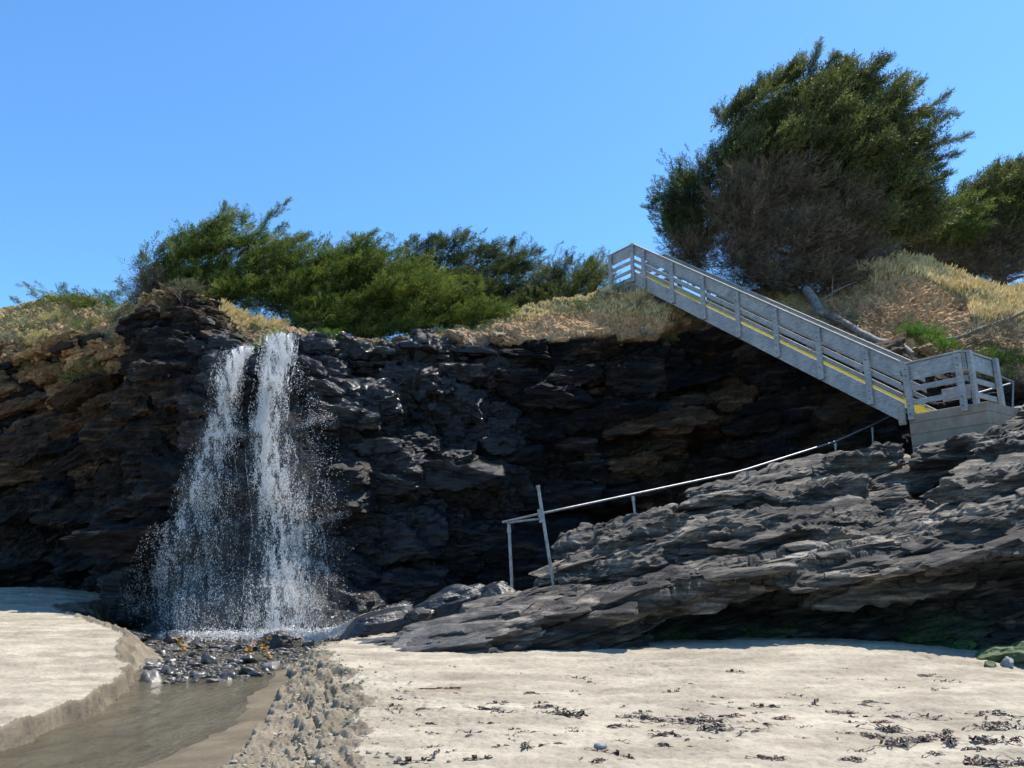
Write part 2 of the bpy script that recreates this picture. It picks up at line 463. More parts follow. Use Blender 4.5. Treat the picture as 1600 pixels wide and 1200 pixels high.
def beach_z(X, Y, fine=True):
    X = np.asarray(X, np.float32); Y = np.asarray(Y, np.float32); O = X * 0
    z = beach_base(X, Y)
    wob = .16 * vn(X * 1.3, Y * 1.3, O, 3) + .07 * vn(X * 4, Y * 4, O, 4) + .03 * vn(X * 11, Y * 11, O, 5)
    xl = line(SXL, Y) + wob; xr = line(SXR, Y) + wob * 1.2; xt = line(SXT, Y) + wob; xw = line(SXW, Y) + wob * .6
    floor_ = WZ(Y) + .035 - .17 * sstep(0, .9, xw - X) + .05 * sstep(0, .8, X - xw)
    # right bank ramp, crumbled
    u = np.clip((X - xt) / np.maximum(xr - xt, .15), 0, 1)
    lump = .5 + .5 * vn(X * 5, Y * 5, O, 21)
    ur = u + .06 * (lump - .5) * np.sin(u * np.pi)
    step = np.floor(ur * 4 + .3 * vn(X * 2, Y * 2, O, 8)) / 4
    prof = np.clip(.45 * ur + .55 * (step + .12), 0, 1)
    scarp = sstep(-.02, .03, X - xt) * .13
    zr = floor_ + (z - floor_) * prof
    zr = np.maximum(zr, floor_ + scarp * (1 - u))
    inch = (X > xl) & (X < xr)
    left = sstep(-.02, .15 + .06 * vn(X * 1.7, Y * 1.7, O, 23) + 1.5 * sstep(13.5, 19, Y), X - xl)
    notch = .5 + .5 * vn(X * 6, Y * 6, O, 22)
    left = np.clip(left + .25 * (notch - .5) * (left > 0) * (left < 1) * np.sin(left * np.pi), 0, 1)
    zin = np.where(X < xt, floor_, zr)
    zz = np.where(X <= xl, z, np.where(X >= xr, z, zin + (z - zin) * (1 - left) * (X < xl + 1)))
    # collapsed toe at the left bank
    toe = np.exp(-np.clip(X - xl - .1, 0, 9) / .22) * (X > xl) * (X < xt)
    zz = zz + toe * .05 * (.3 + notch)
    if fine:
        dry = 1 - (X > xl + .1) * (X < xt)
        pit = fbm(X * 2.2, Y * 3.6, O, 4, 31)
        pit2 = fbm(X * 8, Y * 13, O, 3, 37)
        holes = np.minimum(0, vn(X * 5, Y * 8, O, 41) + .35) * .05
        patch = sstep(-.3, .4, vn(X * .55, Y * .8, O, 43))
        dent = np.minimum(0, vn(X * 9, Y * 15, O, 45) + .45) * .05 + np.minimum(0, vn(X * 20, Y * 30, O, 46) + .4) * .022
        zz = zz + dry * (.018 * pit + .010 * pit2 + (.6 * holes + dent) * (.35 + patch))
        ruf = ((X > xt) & (X < xr + .15)) * np.sin(np.clip(u, .05, .95) * np.pi) ** .5 + .6 * ((X > xl + .02) & (X < xl + .4))
        cl = fbm(X * 14, Y * 11, O, 4, 51, .65)
        zz = zz + ruf * (.022 * cl + .035 * np.abs(vn((X + .45 * Y) * 17, (Y - .45 * X) * 5, O, 52)) - .09 * np.exp(-(vn((X + .45 * Y) * 5, (Y - .45 * X) * 1.3, O, 54) / .13) ** 2) * sstep(.2, .5, u) + .025 * np.abs(vn(X * 26, Y * 20, O, 53)))
    wet = np.where((X > xl + .05) & (X < xt), 1.0, 0.0) * sstep(.5, 0.05, zz - floor_)
    wet = np.maximum(wet, ((X > xl) & (X < xt)) * .8)
    crumb = ((X >= xt) & (X < xr + .1)) * .8 + ((X > xl - .02) & (X < xl + .3)) * .9
    wet = wet * (1 - np.clip(crumb, 0, 1) * .8)
    return zz, wet, np.clip(crumb, 0, 1)

def build_beach():
    a1 = np.linspace(-R(46), R(46), 1300)
    a2 = np.linspace(R(46), R(314), 90)[1:-1]
    ang = np.concatenate([a1, a2])
    rr = np.concatenate([[.3, 1, 2, 3.2, 4.2], np.geomspace(4.8, 34, 820), np.geomspace(36, 4000, 40)])
    RR, AA = np.meshgrid(rr, ang, indexing='ij')
    X, Y = RR * np.sin(AA), RR * np.cos(AA)
    z, wet, cr = beach_z(X, Y)
    z = np.where(RR > 34, np.minimum(z, 1.2) - np.clip(RR - 34, 0, 60) * .02, z)
    V = np.stack([X, Y, z], -1)
    me = mesh_np(V, grid_faces(len(rr), len(ang), True), M['sand'], True)
    attr(me, "zone", np.stack([wet, cr, wet * 0, wet * 0 + 1], -1))
    tag(link("beach", me), kind='structure')
build_beach()
def clods():
    g = np.random.default_rng(15); n = 1800
    Y = 6.2 + 9 * g.random(n) ** 1.3; u = np.where(g.random(n) < .8, g.random(n), 1 + .35 * np.abs(g.normal(size=n)))
    xt, xr = line(SXT, Y), line(SXR, Y); X = xt + (xr - xt) * (u * .95 + .05)
    k = n // 6; Y[:k] = 7 + 8 * g.random(k); X[:k] = line(SXL, Y[:k]) + .05 + .28 * g.random(k)
    z = beach_z(X, Y)[0]; s = .004 + .016 * g.random(n) ** 3
    C = np.stack([X, Y, z + s * .25], -1); ax = g.normal(size=(n, 3)) * .5 + [1, .5, 0]; ax /= np.linalg.norm(ax, axis=1)[:, None]
    up = g.normal(size=(n, 3)) * .35 + [0, 0, 1]; v = np.cross(up, ax); v /= np.linalg.norm(v, axis=1)[:, None]; w3 = np.cross(ax, v)
    H = np.stack([s * 1.4, s, s * .7], 1); V, f = rock_blocks(C, np.stack([ax, v, w3], 1), H, 3, 16, rough=.01, fscale=20)
    me = mesh_np(V, f, M['sand'], False); wt = np.zeros((len(V), 4)); wt[:, 1] = np.repeat(.25 * g.random(n), len(V) // n); attr(me, "zone", wt)
    tag(link("sand_clods", me), "crumbled clods of damp sand on the slumping stream banks", "sand clods", kind='stuff')
clods()

# ------------------------------------------------------------------ cliff
# px : base Y, base flare, lip(py,Y), crest(py,Y)
ST = [(-1500, 60, 720, 60, 690, 66), (-800, 42, 610, 43, 545, 48), (-420, 36, 570, 36, 500, 40), (-150, 34, 560, 33.5, 485, 38), (0, 32.2, 545, 31.8, 482, 35.5), (60, 31.2, 540, 31, 464, 35.5),
      (130, 30, 545, 30, 460, 34), (185, 28, 530, 28.3, 478, 32), (212, 25.6, 505, 27, 478, 29), (240, 24.3, 480, 26.2, 460, 28),
      (285, 23.5, 475, 25.8, 452, 27.3), (335, 22.6, 492, 25.6, 462, 27.5), (365, 21.7, 538, 25.0, 488, 27.5), (400, 21.6, 540, 25.1, 500, 27.5), (440, 21.7, 526, 25.2, 512, 27.5),
      (480, 22.1, 528, 25.3, 518, 28), (540, 23.0, 535, 25.4, 528, 28), (620, 23.6, 541, 25.7, 536, 28),
      (690, 24.4, 527, 26, 520, 28), (760, 25, 520, 26.3, 510, 28), (800, 25.2, 522, 26.3, 490, 28.8),
      (880, 25.4, 526, 26.0, 465, 29.4), (950, 25.6, 530, 25.9, 455, 27.7), (1000, 25.7, 528, 26.1, 463, 26.9), (1035, 25.6, 526, 26.0, 478, 26.5), (1062, 25.8, 520, 26.7, 482, 27.3),
      (1110, 25.8, 515, 26.9, 468, 28.8), (1200, 24.6, 545, 25.6, 450, 28.5), (1300, 23.0, 560, 24.0, 455, 28), (1350, 22.2, 565, 23.2, 425, 28),
      (1400, 21.4, 590, 22.4, 398, 28), (1450, 20.9, 600, 21.8, 408, 28), (1520, 20.4, 598, 21.5, 440, 28), (1600, 20.0, 590, 21.3, 452, 28), (1800, 19.5, 570, 21, 455, 28), (2100, 19, 540, 21, 440, 28)]
def build_cliff():
    st = np.array(ST, float)
    q = np.arange(-1500, 2101.)
    yb = np.interp(q, st[:, 0], st[:, 1]); kk = np.ones(9) / 9; yb = np.convolve(np.pad(yb, 4, mode='edge'), kk, 'valid')
    mid_ = np.stack([(q - 800) / F * (yb + 1) * 1.05, yb], -1)
    ds = np.linalg.norm(np.diff(mid_, axis=0), axis=1) * np.where((q[1:] > -20) & (q[1:] < 1620), 1, .3)
    cs = np.concatenate([[0], np.cumsum(ds)]); px = np.interp(np.linspace(0, cs[-1], 1780), cs, q)
    def ip(c):
        y = np.interp(px, st[:, 0], st[:, c])
        k = np.exp(-np.linspace(-2, 2, 15) ** 2); k /= k.sum()
        yp = np.pad(y, 7, mode='edge'); return np.convolve(yp, k, 'valid')
    bY, lpy, lY, cpy, cY = [ip(c) for c in (1, 2, 3, 4, 5)]
    n = len(px)
    P0 = np.array([col(px[i], bY[i], -.9) for i in range(n)])
    L = np.array([at(px[i], lpy[i], lY[i]) for i in range(n)])
    C = np.array([at(px[i], cpy[i], cY[i]) for i in range(n)])
    # middle control: bulges
    def midpt(f, dY):
        z = P0[:, 2] + (L[:, 2] - P0[:, 2]) * f; Y = bY + (lY - bY) * f + dY
        return np.stack([(px - 800) / F * (Y * CP + (z - EYE) * SP), Y, z], -1)
    M1 = midpt(.33, -.25 * np.cos(px / 90)); M2 = midpt(.68, .35 * np.sin(px / 120))
    rad = C[:, :2] / np.linalg.norm(C[:, :2], axis=1)[:, None]
    B1 = C + np.concatenate([rad * 5, np.full((n, 1), -.3)], 1)
    B2 = C + np.concatenate([rad * 45, np.full((n, 1), -3.5)], 1)
    ctrl = [P0, M1, M2, L, C, B1, B2]; rows = [150, 150, 150, 190, 30, 14]
    segs = []
    for i, r in enumerate(rows):
        u = np.linspace(0, 1, r, endpoint=(i == len(rows) - 1))[:, None, None]
        segs.append(ctrl[i][None] * (1 - u) + ctrl[i + 1][None] * u)
    G = np.concatenate(segs, 0)
    T = np.concatenate([i + np.linspace(0, 1, r, endpoint=(i == len(rows) - 1)) for i, r in enumerate(rows)])
    # smooth along t
    k = np.exp(-np.linspace(-2, 2, 31) ** 2); k /= k.sum()
    Gp = np.pad(G, ((15, 15), (0, 0), (0, 0)), mode='edge')
    G2 = sum(k[i] * Gp[i:i + len(G)] for i in range(31)); G2[-12:] = G[-12:]; G = G2
    dS = np.gradient(G, axis=1); dT = np.gradient(G, axis=0)
    Nn = np.cross(dS, dT); Nn /= np.linalg.norm(Nn, axis=-1)[..., None] + 1e-9
    # make the normal point at the camera / up
    flip = (Nn[..., 1] > 0) & (Nn[..., 2] < .1); Nn[flip] *= -1
    X, Y, Z = [G[..., i].astype(np.float32) for i in range(3)]
    PX = np.broadcast_to(px[None, :], X.shape); TT = np.broadcast_to(T[:, None], X.shape)
    face = 1 - sstep(2.95, 3.35, TT)                      # rock face vs. soil on top
    rockcap = np.exp(-((PX - 310) / 85) ** 4)             # the waterfall bluff is rock right up to its crest
    rock = np.maximum(face, rockcap * (1 - sstep(3.8, 4.1, TT)))
    cor = sstep(900, 1150, PX)
    # bedding coordinate: dips vary along the cliff
    tilt = np.interp(PX, [0, 200, 300, 420, 600, 800, 1000, 1300], [.10, .35, -.15, -.35, .05, -.10, .16, .25]).astype(np.float32)
    A = X + .35 * Y; Bc = Z - tilt * X + .06 * Y; Cc = Y - .3 * X
    big = fbm(X / 3.6, Y / 3.6, Z / 2.9, 3, 101)
    d1, c1 = blocks(Bc, A, Cc, 1.15, 2.0, 3.0, 111, .06, .55, .2)
    d2, c2 = blocks(Bc, A + .3 * Z, Cc, .42, .95, 1.3, 121, .09, .6, .2)
    d3, c3 = blocks(Bc, A - .3 * Z, Cc, .15, .38, .6, 131, .12, .4, .2)
    fin = fbm(X * 4, Y * 4, Z * 6, 4, 141, .6)
    # jointed chaotic facets in other directions
    d4, c4 = blocks(A * .8 + Z * .6, Z * .8 - A * .6, Cc, .9, .8, 1.5, 151, .08, 0)
    amp = rock * (.62 + .38 * (1 - .4 * cor)) * (1 - .35 * np.exp(-((PX - 420) / 70) ** 2))
    wl = np.interp(PX, [0, 190, 235, 330], [.25, .25, .55, 1])
    D = amp * (.55 * big - .12 + wl * (.50 * d1 - .10 * c1) + (1 - wl) * (.75 * d4 + .25 * fin) + .32 * d4 - .06 * c4 + wl * (.28 * d2 - .06 * c2) + .10 * d3 - .02 * c3 + .05 * fin)
    soil = fbm(X * .8, Y * .8, Z * .8, 3, 161) * .22 + fbm(X * 3.5, Y * 3.5, Z * 3.5, 4, 163, .65) * .09
    D = D + (1 - rock) * soil * (.35 + .65 * (TT < 4.6)) + (1 - rock) * (TT < 4) * .05 * np.abs(fbm(X * 6, Y * 6, Z * 6, 3, 165, .6))
    # dirt scar in the right hillside
    scar = np.exp(-((PX - 1432) / 82) ** 4) * sstep(3.12, 3.3, TT) * (1 - sstep(3.72, 3.86, TT))
    D = D - scar * .2
    D = D + scar * .25 * np.abs(fbm(X * 2.5, Y * 2.5, Z * 2.5, 4, 171, .6))
    # cave-like hollow behind the handrail, and alcove on the left of the falls
    D = D - 1.6 * np.exp(-((PX - 690) / 75) ** 2 - ((Z - .5) / 1.5) ** 2)
    D = D - .9 * np.exp(-((PX - 185) / 22) ** 2) * face
    D = D - .45 * np.exp(-((PX - 748) / 16) ** 2) * face
    D = D + .55 * np.exp(-((PX - 690) / 55) ** 2 - ((Z - 4.8) / .8) ** 2)      # wet knob right of the falls
    D = D + .5 * np.exp(-((PX - 540) / 40) ** 2 - ((Z - 4.2) / 1.0) ** 2)
    D = D + .35 * np.exp(-((PX - 355) / 28) ** 2 - ((Z - 5.9) / .5) ** 2)
    # the fault edge that runs down right under the mound
    fl = PX - (985 + (8.6 - Z) * 27)
    D = D + .45 * np.exp(-np.clip(-fl, 0, 400) / 70) * (fl < 0) * face * (Z > 3.5) - .25 * (fl >= 0) * np.exp(-np.clip(fl, 0, 900) / 160) * face
    V = G + Nn * D[..., None]
    VX, VY, VZ = [V[..., i] for i in range(3)]
    # zones
    nz = fbm(X * .9, Y * .9, Z * .9, 4, 181)
    nz2 = fbm(X * 2.5, Y * 2.5, Z * 2.5, 3, 183)
    top = 1 - rock
    dirt = top * sstep(.1, -.3, nz2 - .3 + 0)
    dirt = np.maximum(dirt, scar * 1.3)
    dirt = np.maximum(dirt, face * np.exp(-np.clip(3.0 - TT, 0, 9) / .45) * (PX < 205) * sstep(-.6, .1, nz) * .8)
    dirt = np.maximum(dirt, .10 * face * sstep(-.1, .6, nz) * sstep(985, 1050, PX) * (1 - .6 * sstep(1120, 1200, PX)))
    dirt = np.maximum(dirt, .15 * np.exp(-((PX - 1010) / 32) ** 2 - ((Z - 5.0) / .6) ** 2) * sstep(-.4, .3, nz2))
    mound = np.exp(-((PX - 905) / 140) ** 4) * sstep(2.97, 3.04, TT) * (1 - sstep(3.6, 3.9, TT))
    dirt = np.maximum(dirt, mound)
    green = top * (1 - np.clip(dirt, 0, 1)) * sstep(3.1, 3.4, TT)
    green = np.maximum(green, top * sstep(3.5, 3.75, TT) * .9) * (1 - scar)
    green = np.maximum(green, .8 * top * (PX < 200) * sstep(-.3, .2, nz2))
    wet = face * sstep(300, 345, PX) * (1 - sstep(760, 800, PX)) + face * np.exp(-((PX - 785) / 26) ** 2) * (Z < 6.5)
    wet = np.maximum(wet, sstep(2.2, 0.2, Z) * .5)
    wet = np.clip(wet * (.5 + .9 * sstep(-.6, .2, nz)), 0, 1)
    brown = np.interp(PX, [0, 150, 215, 320, 370, 760, 860, 1000, 1100, 1200, 1420], [.6, .4, .75, .8, .10, .0, .2, .75, .8, .35, .45]) * sstep(-.7, .5, nz)
    brown = brown + .35 * sstep(.3, .8, nz2) + .9 * np.exp(-((PX - 1000) / 50) ** 2 - ((Z - 5.0) / .9) ** 2) + 1.0 * rockcap * sstep(2.85, 3.05, TT)
    brown = np.clip(brown * (.15 + .85 * sstep(0.5, 5.5, Z)), 0, 1)
    zone = np.stack([np.clip(dirt, 0, 1), np.clip(green, 0, 1), wet, brown], -1)
    rk = rock * (TT < 4) * (PX > -60) * (PX < 1560) * (1 - .5 * (PX > 1250))
    def nbf(P):
        qx, _ = project(P); tl_ = np.interp(qx, [0, 200, 300, 420, 600, 800, 1000, 1300], [.25, .45, -.2, -.45, .02, -.12, .22, .35])
        nb = np.stack([-tl_, np.full(len(P), -.22), np.ones(len(P))], 1); nb /= np.linalg.norm(nb, axis=1)[:, None]
        u = np.stack([np.ones(len(P)), -.2 + 0 * tl_, tl_ - .05], 1); return nb, u / np.linalg.norm(u, axis=1)[:, None]
    rk = rk * (1 - .55 * sstep(780, 900, PX)) * np.where((PX > 780) & (PX < 1065), TT < 2.85, True)
    inset = rk * (TT < 2.7)
    ex = [scatter_blocks(V, inset, 420, (.6, 1.7), nbf, .95, 301, 16, push=.40, zone=zone, rough=.085, yaw=.12, tiltj=.07),
          scatter_blocks(V, rk * (TT < 3.3), 1200, (.28, .75), nbf, .46, 302, 9, push=.50, zone=zone, rough=.06),
          scatter_blocks(V, rk, 3600, (.10, .34), nbf, .20, 303, 5, push=.62, zone=zone, rough=.035)]
    global CALL
    CALL = np.concatenate([V.reshape(-1, 3)] + [e[0] for e in ex])
    tag(join_rock("cliff", V, grid_faces(*X.shape), zone, ex, M['cliff']), kind='structure')
    return V, PX, TT, scar, dirt
CV, CPX, CTT, CSCAR, CDIRT = build_cliff()
# raycasts onto a thinned copy of the cliff
def thin_bvh(V, s):
    S = V[::s, ::s]; r, c = S.shape[:2]
    return BVHTree.FromPolygons([tuple(p) for p in S.reshape(-1, 3)], [tuple(f) for f in grid_faces(r, c).tolist()])
CB = thin_bvh(CV, 3)
def hit(bvh, px, py, off=0.0):
    p = at(px, py, 10.0) - np.array([0, 0, EYE]); d = Vector(p).normalized()
    h = bvh.ray_cast(Vector((0, 0, EYE)), d, 200)
    if h[0] is None: return None
    return np.array(h[0] - d * off)
def drop(bvh, x, y, z0=40):
    h = bvh.ray_cast(Vector((x, y, z0)), Vector((0, 0, -1)), 100)
    return None if h[0] is None else float(h[0].z)

# ------------------------------------------------------------------ the long rock ledge
# px : base Y, brow(py,Y), crest(py,Y), drop behind the crest
LG = [(535, 15.2, 1009, 15.2, 1005, 15.7, 1.2), (600, 14.5, 1004, 14.7, 994, 15.9, 1.2), (660, 14.0, 992, 14.4, 975, 16.2, 1.4), (720, 13.8, 980, 14.3, 955, 16.5, 1.5),
      (775, 13.8, 974, 14.2, 944, 16.9, 1.6), (830, 13.8, 960, 14.1, 912, 17.2, 1.8), (880, 13.8, 946, 14.0, 884, 17.5, 2), (930, 13.8, 925, 13.9, 846, 17.9, 2.2),
      (1000, 13.9, 900, 13.7, 806, 18.2, 2.6), (1060, 14.0, 890, 13.7, 786, 18.4, 2.8), (1130, 14.1, 885, 13.7, 758, 18.6, 3), (1250, 14.1, 880, 13.6, 722, 18.9, 3),
      (1330, 14.0, 872, 13.5, 712, 19.0, 2.6), (1400, 13.6, 862, 13.3, 722, 18.7, .8), (1450, 13.3, 850, 13.1, 718, 18.4, .3), (1510, 12.9, 835, 12.8, 708, 18.0, .1), (1550, 12.8, 825, 12.7, 672, 18.0, 0), (1600, 12.6, 815, 12.6, 632, 18.4, 0),
      (1750, 12.2, 790, 12.3, 580, 18, 0), (2000, 11.8, 760, 12, 540, 17.6, 0)]
def build_ledge():
    st = np.array(LG, float)
    px = np.concatenate([np.linspace(535, 1620, 1150), np.linspace(1620, 2000, 90)[1:]])
    def ip(c):
        y = np.interp(px, st[:, 0], st[:, c]); k = np.exp(-np.linspace(-2, 2, 41) ** 2); k /= k.sum()
        return np.convolve(np.pad(y, 20, mode='edge'), k, 'valid')
    bY, wpy, wY, cpy, cY, dr = [ip(c) for c in range(1, 7)]
    n = len(px)
    P0 = np.array([col(px[i], bY[i], -.5) for i in range(n)])
    P0b = np.array([col(px[i], bY[i] - .05, .45) for i in range(n)])
    W = np.array([at(px[i], wpy[i], wY[i]) for i in range(n)])
    C = np.array([at(px[i], cpy[i], cY[i]) for i in range(n)])
    P0b[:, 2] = np.minimum(P0b[:, 2], P0[:, 2] + (W[:, 2] - P0[:, 2]) * .6)
    Mx = W * .45 + C * .55; Mx[:, 2] += .12
    B1 = C + np.array([0, 1.0, 0]); B1[:, 2] -= dr * .55
    B2 = C + np.array([0, 3.0, 0]); B2[:, 2] -= dr
    ctrl = [P0, P0b, W, Mx, C, B1, B2]; rows = [40, 110, 160, 160, 40, 30]
    segs = []
    for i, r in enumerate(rows):
        u = np.linspace(0, 1, r, endpoint=(i == len(rows) - 1))[:, None, None]
        segs.append(ctrl[i][None] * (1 - u) + ctrl[i + 1][None] * u)
    G = np.concatenate(segs, 0)
    T = np.concatenate([i + np.linspace(0, 1, r, endpoint=(i == len(rows) - 1)) for i, r in enumerate(rows)])
    k = np.exp(-np.linspace(-2, 2, 25) ** 2); k /= k.sum()
    Gp = np.pad(G, ((12, 12), (0, 0), (0, 0)), mode='edge')
    G = sum(k[i] * Gp[i:i + len(G)] for i in range(25))
    dS = np.gradient(G, axis=1); dT = np.gradient(G, axis=0)
    Nn = np.cross(dS, dT); Nn /= np.linalg.norm(Nn, axis=-1)[..., None] + 1e-9
    # displace mostly up/outward
    X, Y, Z = [G[..., i].astype(np.float32) for i in range(3)]
    PX = np.broadcast_to(px[None, :], X.shape); TT = np.broadcast_to(T[:, None], X.shape)
    tl = math.tan(R(15))
    Bc = (Z - tl * X) + .10 * Y + .12 * vn(X / 3, Y / 3, Z / 3, 200)
    A = X + .25 * Z; Cc = Y * .8 + Z * .5
    big = fbm(X / 2.6, Y / 2.6, Z / 2.2, 3, 201)
    d1, c1, t1 = blocks(Bc, A, Cc, .62, 2.1, 4.0, 211, .05, .1, .22, True)
    d2, c2, t2 = blocks(Bc, A + .5 * Cc, Cc, .21, .60, 1.2, 221, .08, .3, .2, True)
    d3, c3 = blocks(Bc, A - .3 * Cc, Cc, .085, .24, .6, 231, .12, .6, .12)
    d5, c5 = blocks(A * .9 + .5 * Z, Z * .9 - .5 * A, Cc, .8, .7, 1.1, 261, .05, .3, .3)
    fin = fbm(X * 6, Y * 6, Z * 9, 4, 241, .6)
    taper = sstep(535, 640, PX)
    hgt = np.clip((C[None, :, 2] + .3) / 2.2, .15, 1.0)
    und = np.exp(-((TT - 1.25) / .45) ** 2) * sstep(930, 1080, PX)
    pits = np.minimum(0, vn(X * 4.5, Y * 4.5, Z * 6, 271) + .35) * sstep(-.2, .4, vn(X * .9, Y * .9, Z * .9, 272))
    D = (.26 * big + .30 * d1 - .08 * c1 + .10 * d5 - .02 * c5 + .14 * d2 - .05 * c2 + .06 * d3 - .02 * c3 + .035 * fin + .10 * pits - .20) * hgt * (.35 + .65 * taper)
    D = D * (1 - .35 * (TT < 1.0))
    V = G + Nn * D[..., None]
    V[..., 2] += (.55 * t1 + .55 * t2) * hgt * sstep(1.6, 2.1, TT) * (1 - .6 * sstep(4.0, 4.4, TT))
    V[..., 1] += und * 1.3
    V[..., 1] += .45 * sstep(1.9, 1.3, TT) * sstep(950, 1050, PX)
    VZ = V[..., 2]
    nz = fbm(X, Y, Z, 3, 251)
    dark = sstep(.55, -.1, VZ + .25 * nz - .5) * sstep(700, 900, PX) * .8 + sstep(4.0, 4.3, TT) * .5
    dark = np.maximum(dark, sstep(2.05, 1.7, TT) * .95 * sstep(900, 1000, PX))  # overhang shade below the brow, put into the colour mask
    moss = np.maximum(np.exp(-((PX - 1085) / 35) ** 2), np.exp(-((PX - 1225) / 45) ** 2)) * sstep(.85, .35, VZ) + np.exp(-((PX - 1560) / 60) ** 2) * sstep(1.2, .4, VZ)
    pale = sstep(820, 620, PX) * .9
    wet = sstep(4.0, 4.4, TT) * .7 + np.exp(-((PX - 790) / 25) ** 2) * sstep(3.2, 3.6, TT)
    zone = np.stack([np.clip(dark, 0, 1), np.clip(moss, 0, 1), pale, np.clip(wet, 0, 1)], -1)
    def nbf(P):
        tl_ = .27 + .05 * np.sin(P[:, 0] * .9)
        nb = np.stack([-tl_, np.full(len(P), -.20), np.ones(len(P))], 1); nb /= np.linalg.norm(nb, axis=1)[:, None]
        u = np.stack([np.ones(len(P)), -.12 + 0 * tl_, tl_ - .05], 1); return nb, u / np.linalg.norm(u, axis=1)[:, None]
    rk = (PX > 560) * (PX < 1850) * (TT > .6) * (TT < 4.6) * (Z > -.2) * np.where((PX > 1385) & (PX < 1535), TT < 3.1, True)
    under = sstep(930, 1000, PX) * (TT < 2.35)
    up = rk * (TT > 2.35)
    ex = [scatter_blocks(V, up, 150, (.55, 1.3), nbf, .50, 401, 22, (1.35, .8), push=.38, zone=zone, rough=.07, yaw=.08, tiltj=.05),
          scatter_blocks(V, rk * (1 - under), 900, (.28, .75), nbf, .27, 402, 14, (1.45, .8), push=.50, zone=zone, rough=.05, yaw=.09, tiltj=.05),
          scatter_blocks(V, rk * (1 - .75 * under), 3400, (.11, .36), nbf, .13, 403, 7, (1.5, .85), push=.62, zone=zone, rough=.03, yaw=.12, tiltj=.07)]
    keep = []
    for BV, BF, tn, Z_ in ex: keep.append((BV, BF, tn, Z_))
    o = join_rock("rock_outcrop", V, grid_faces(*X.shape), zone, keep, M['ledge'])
    tag(o, "long dark layered rock outcrop sloping up from the sand to the foot of the stairs", "rock outcrop")
    return V
LV = build_ledge()
LB = thin_bvh(LV, 3)

# ------------------------------------------------------------------ loose rocks
def lump(rx, ry, rz, seed, sub=28, ang=.28, facet=True):
    th = np.linspace(0, np.pi, sub); ph = np.linspace(0, 2 * np.pi, sub * 2, endpoint=False)
    TH, PH = np.meshgrid(th, ph, indexing='ij')
    x, y, z = np.sin(TH) * np.cos(PH), np.sin(TH) * np.sin(PH), np.cos(TH)
    r = 1 + ang * fbm(x * 1.3 + seed, y * 1.3, z * 1.3, 3, seed)
    if facet:
        g = np.random.default_rng(seed)
        for _ in range(9):
            n = unit(g.normal(size=3)); h = .72 + .2 * g.random()
            dt = x * n[0] + y * n[1] + z * n[2]
            r = np.where(dt * r > h, h / np.maximum(dt, .05), r)
        r = r * (1 + .03 * fbm(x * 6, y * 6, z * 6, 3, seed + 3))
    V = np.stack([x * r * rx, y * r * ry, z * r * rz], -1)
    return V, grid_faces(sub, sub * 2, True)
M['wetrock'] = simple("wet_dark_rock", (.010, .010, .012), (.036, .035, .036), .34, 5, (1, 1, 1), .8, .05)
M['mossrock'] = simple("mossy_rock", (.02, .035, .012), (.09, .13, .045), .75, 5, (1, 1, 1), .8, .04)
M['limestone'] = simple("pale_stone", (.16, .17, .18), (.30, .30, .30), .7, 9, (1, 1, 1), .5, .02)
def rock(px, py, Y, rx, ry, rz, seed, mat, label, group=None, rot=0, ang=.28, tilt=0):
    V, f = lump(rx, ry, rz, seed, 36, ang)
    me = mesh_np(V, f, M[mat], False)
    o = link("boulder", me, loc=tuple(at(px, py, Y)))
    o.rotation_euler = (tilt * .4, tilt, rot)
    return tag(o, label, "rock", group)
rock(1560, 1026, 12.6, .40, .35, .15, 5, 'mossrock', "dark mossy rock at the right end of the beach, half buried in sand", tilt=-.2)
rock(1602, 1010, 12.4, .22, .3, .10, 6, 'mossrock', "flat yellow-green mossy rock at the right edge of the beach, topmost of the pile", tilt=-.2)
rock(1598, 1026, 12.1, .26, .3, .10, 16, 'mossrock', "light green sunlit slab above the pale stone at the right edge")
rock(1574, 1038, 11.9, .08, .1, .09, 17, 'limestone', "pale grey wedge-shaped stone under the green slab at the right edge", tilt=.5)
rock(1548, 1046, 11.9, .10, .12, .12, 9, 'mossrock', "small green pointed stone where mossy rocks meet the sand")
rock(430, 1008, 19.0, .42, .34, .34, 10, 'wetrock', "large dark angular boulder in the foam at the foot of the waterfall", rot=.5)
rock(385, 1014, 18.6, .26, .22, .16, 12, 'wetrock', "smooth dark boulder just left of the large angular boulder in the stream")
rock(205, 995, 20.5, .50, .32, .16, 13, 'wetrock', "long low black boulder at the left edge of the cobbles")
rock(270, 1000, 20.2, .22, .2, .17, 14, 'wetrock', "rounded dark boulder among the cobbles below the left stream of water")
rock(55, 970, 22.8, .42, .3, .16, 15, 'wetrock', "dark boulder half buried in the pale sand at far left")
rock(122, 968, 23.6, .42, .3, .26, 18, 'wetrock', "dark rounded boulder with reddish kelp draped on it beside the left sand")
rock(600, 978, 17.6, 1.15, .6, .35, 19, 'wetrock', "smooth black wet rock hump at the right edge of the spray", rot=.2, tilt=-.25)
rock(705, 950, 18.2, 1.25, .6, .42, 20, 'wetrock', "wet black rock behind the low end of the outcrop", rot=.15, tilt=-.3)
rock(775, 930, 17.9, .42, .4, .28, 22, 'wetrock', "knobbly wet rock glinting at the foot of the short handrail post", rot=.4, tilt=-.3)
rock(655, 962, 17.4, .30, .3, .20, 24, 'wetrock', "small glinting wet stone between two black rocks by the spray")
#rock(590, 1004, 14.9, .55, .3, .17, 25, 'limestone', "low grey rock tip poking from the sand at the left end of the outcrop", tilt=-.12)

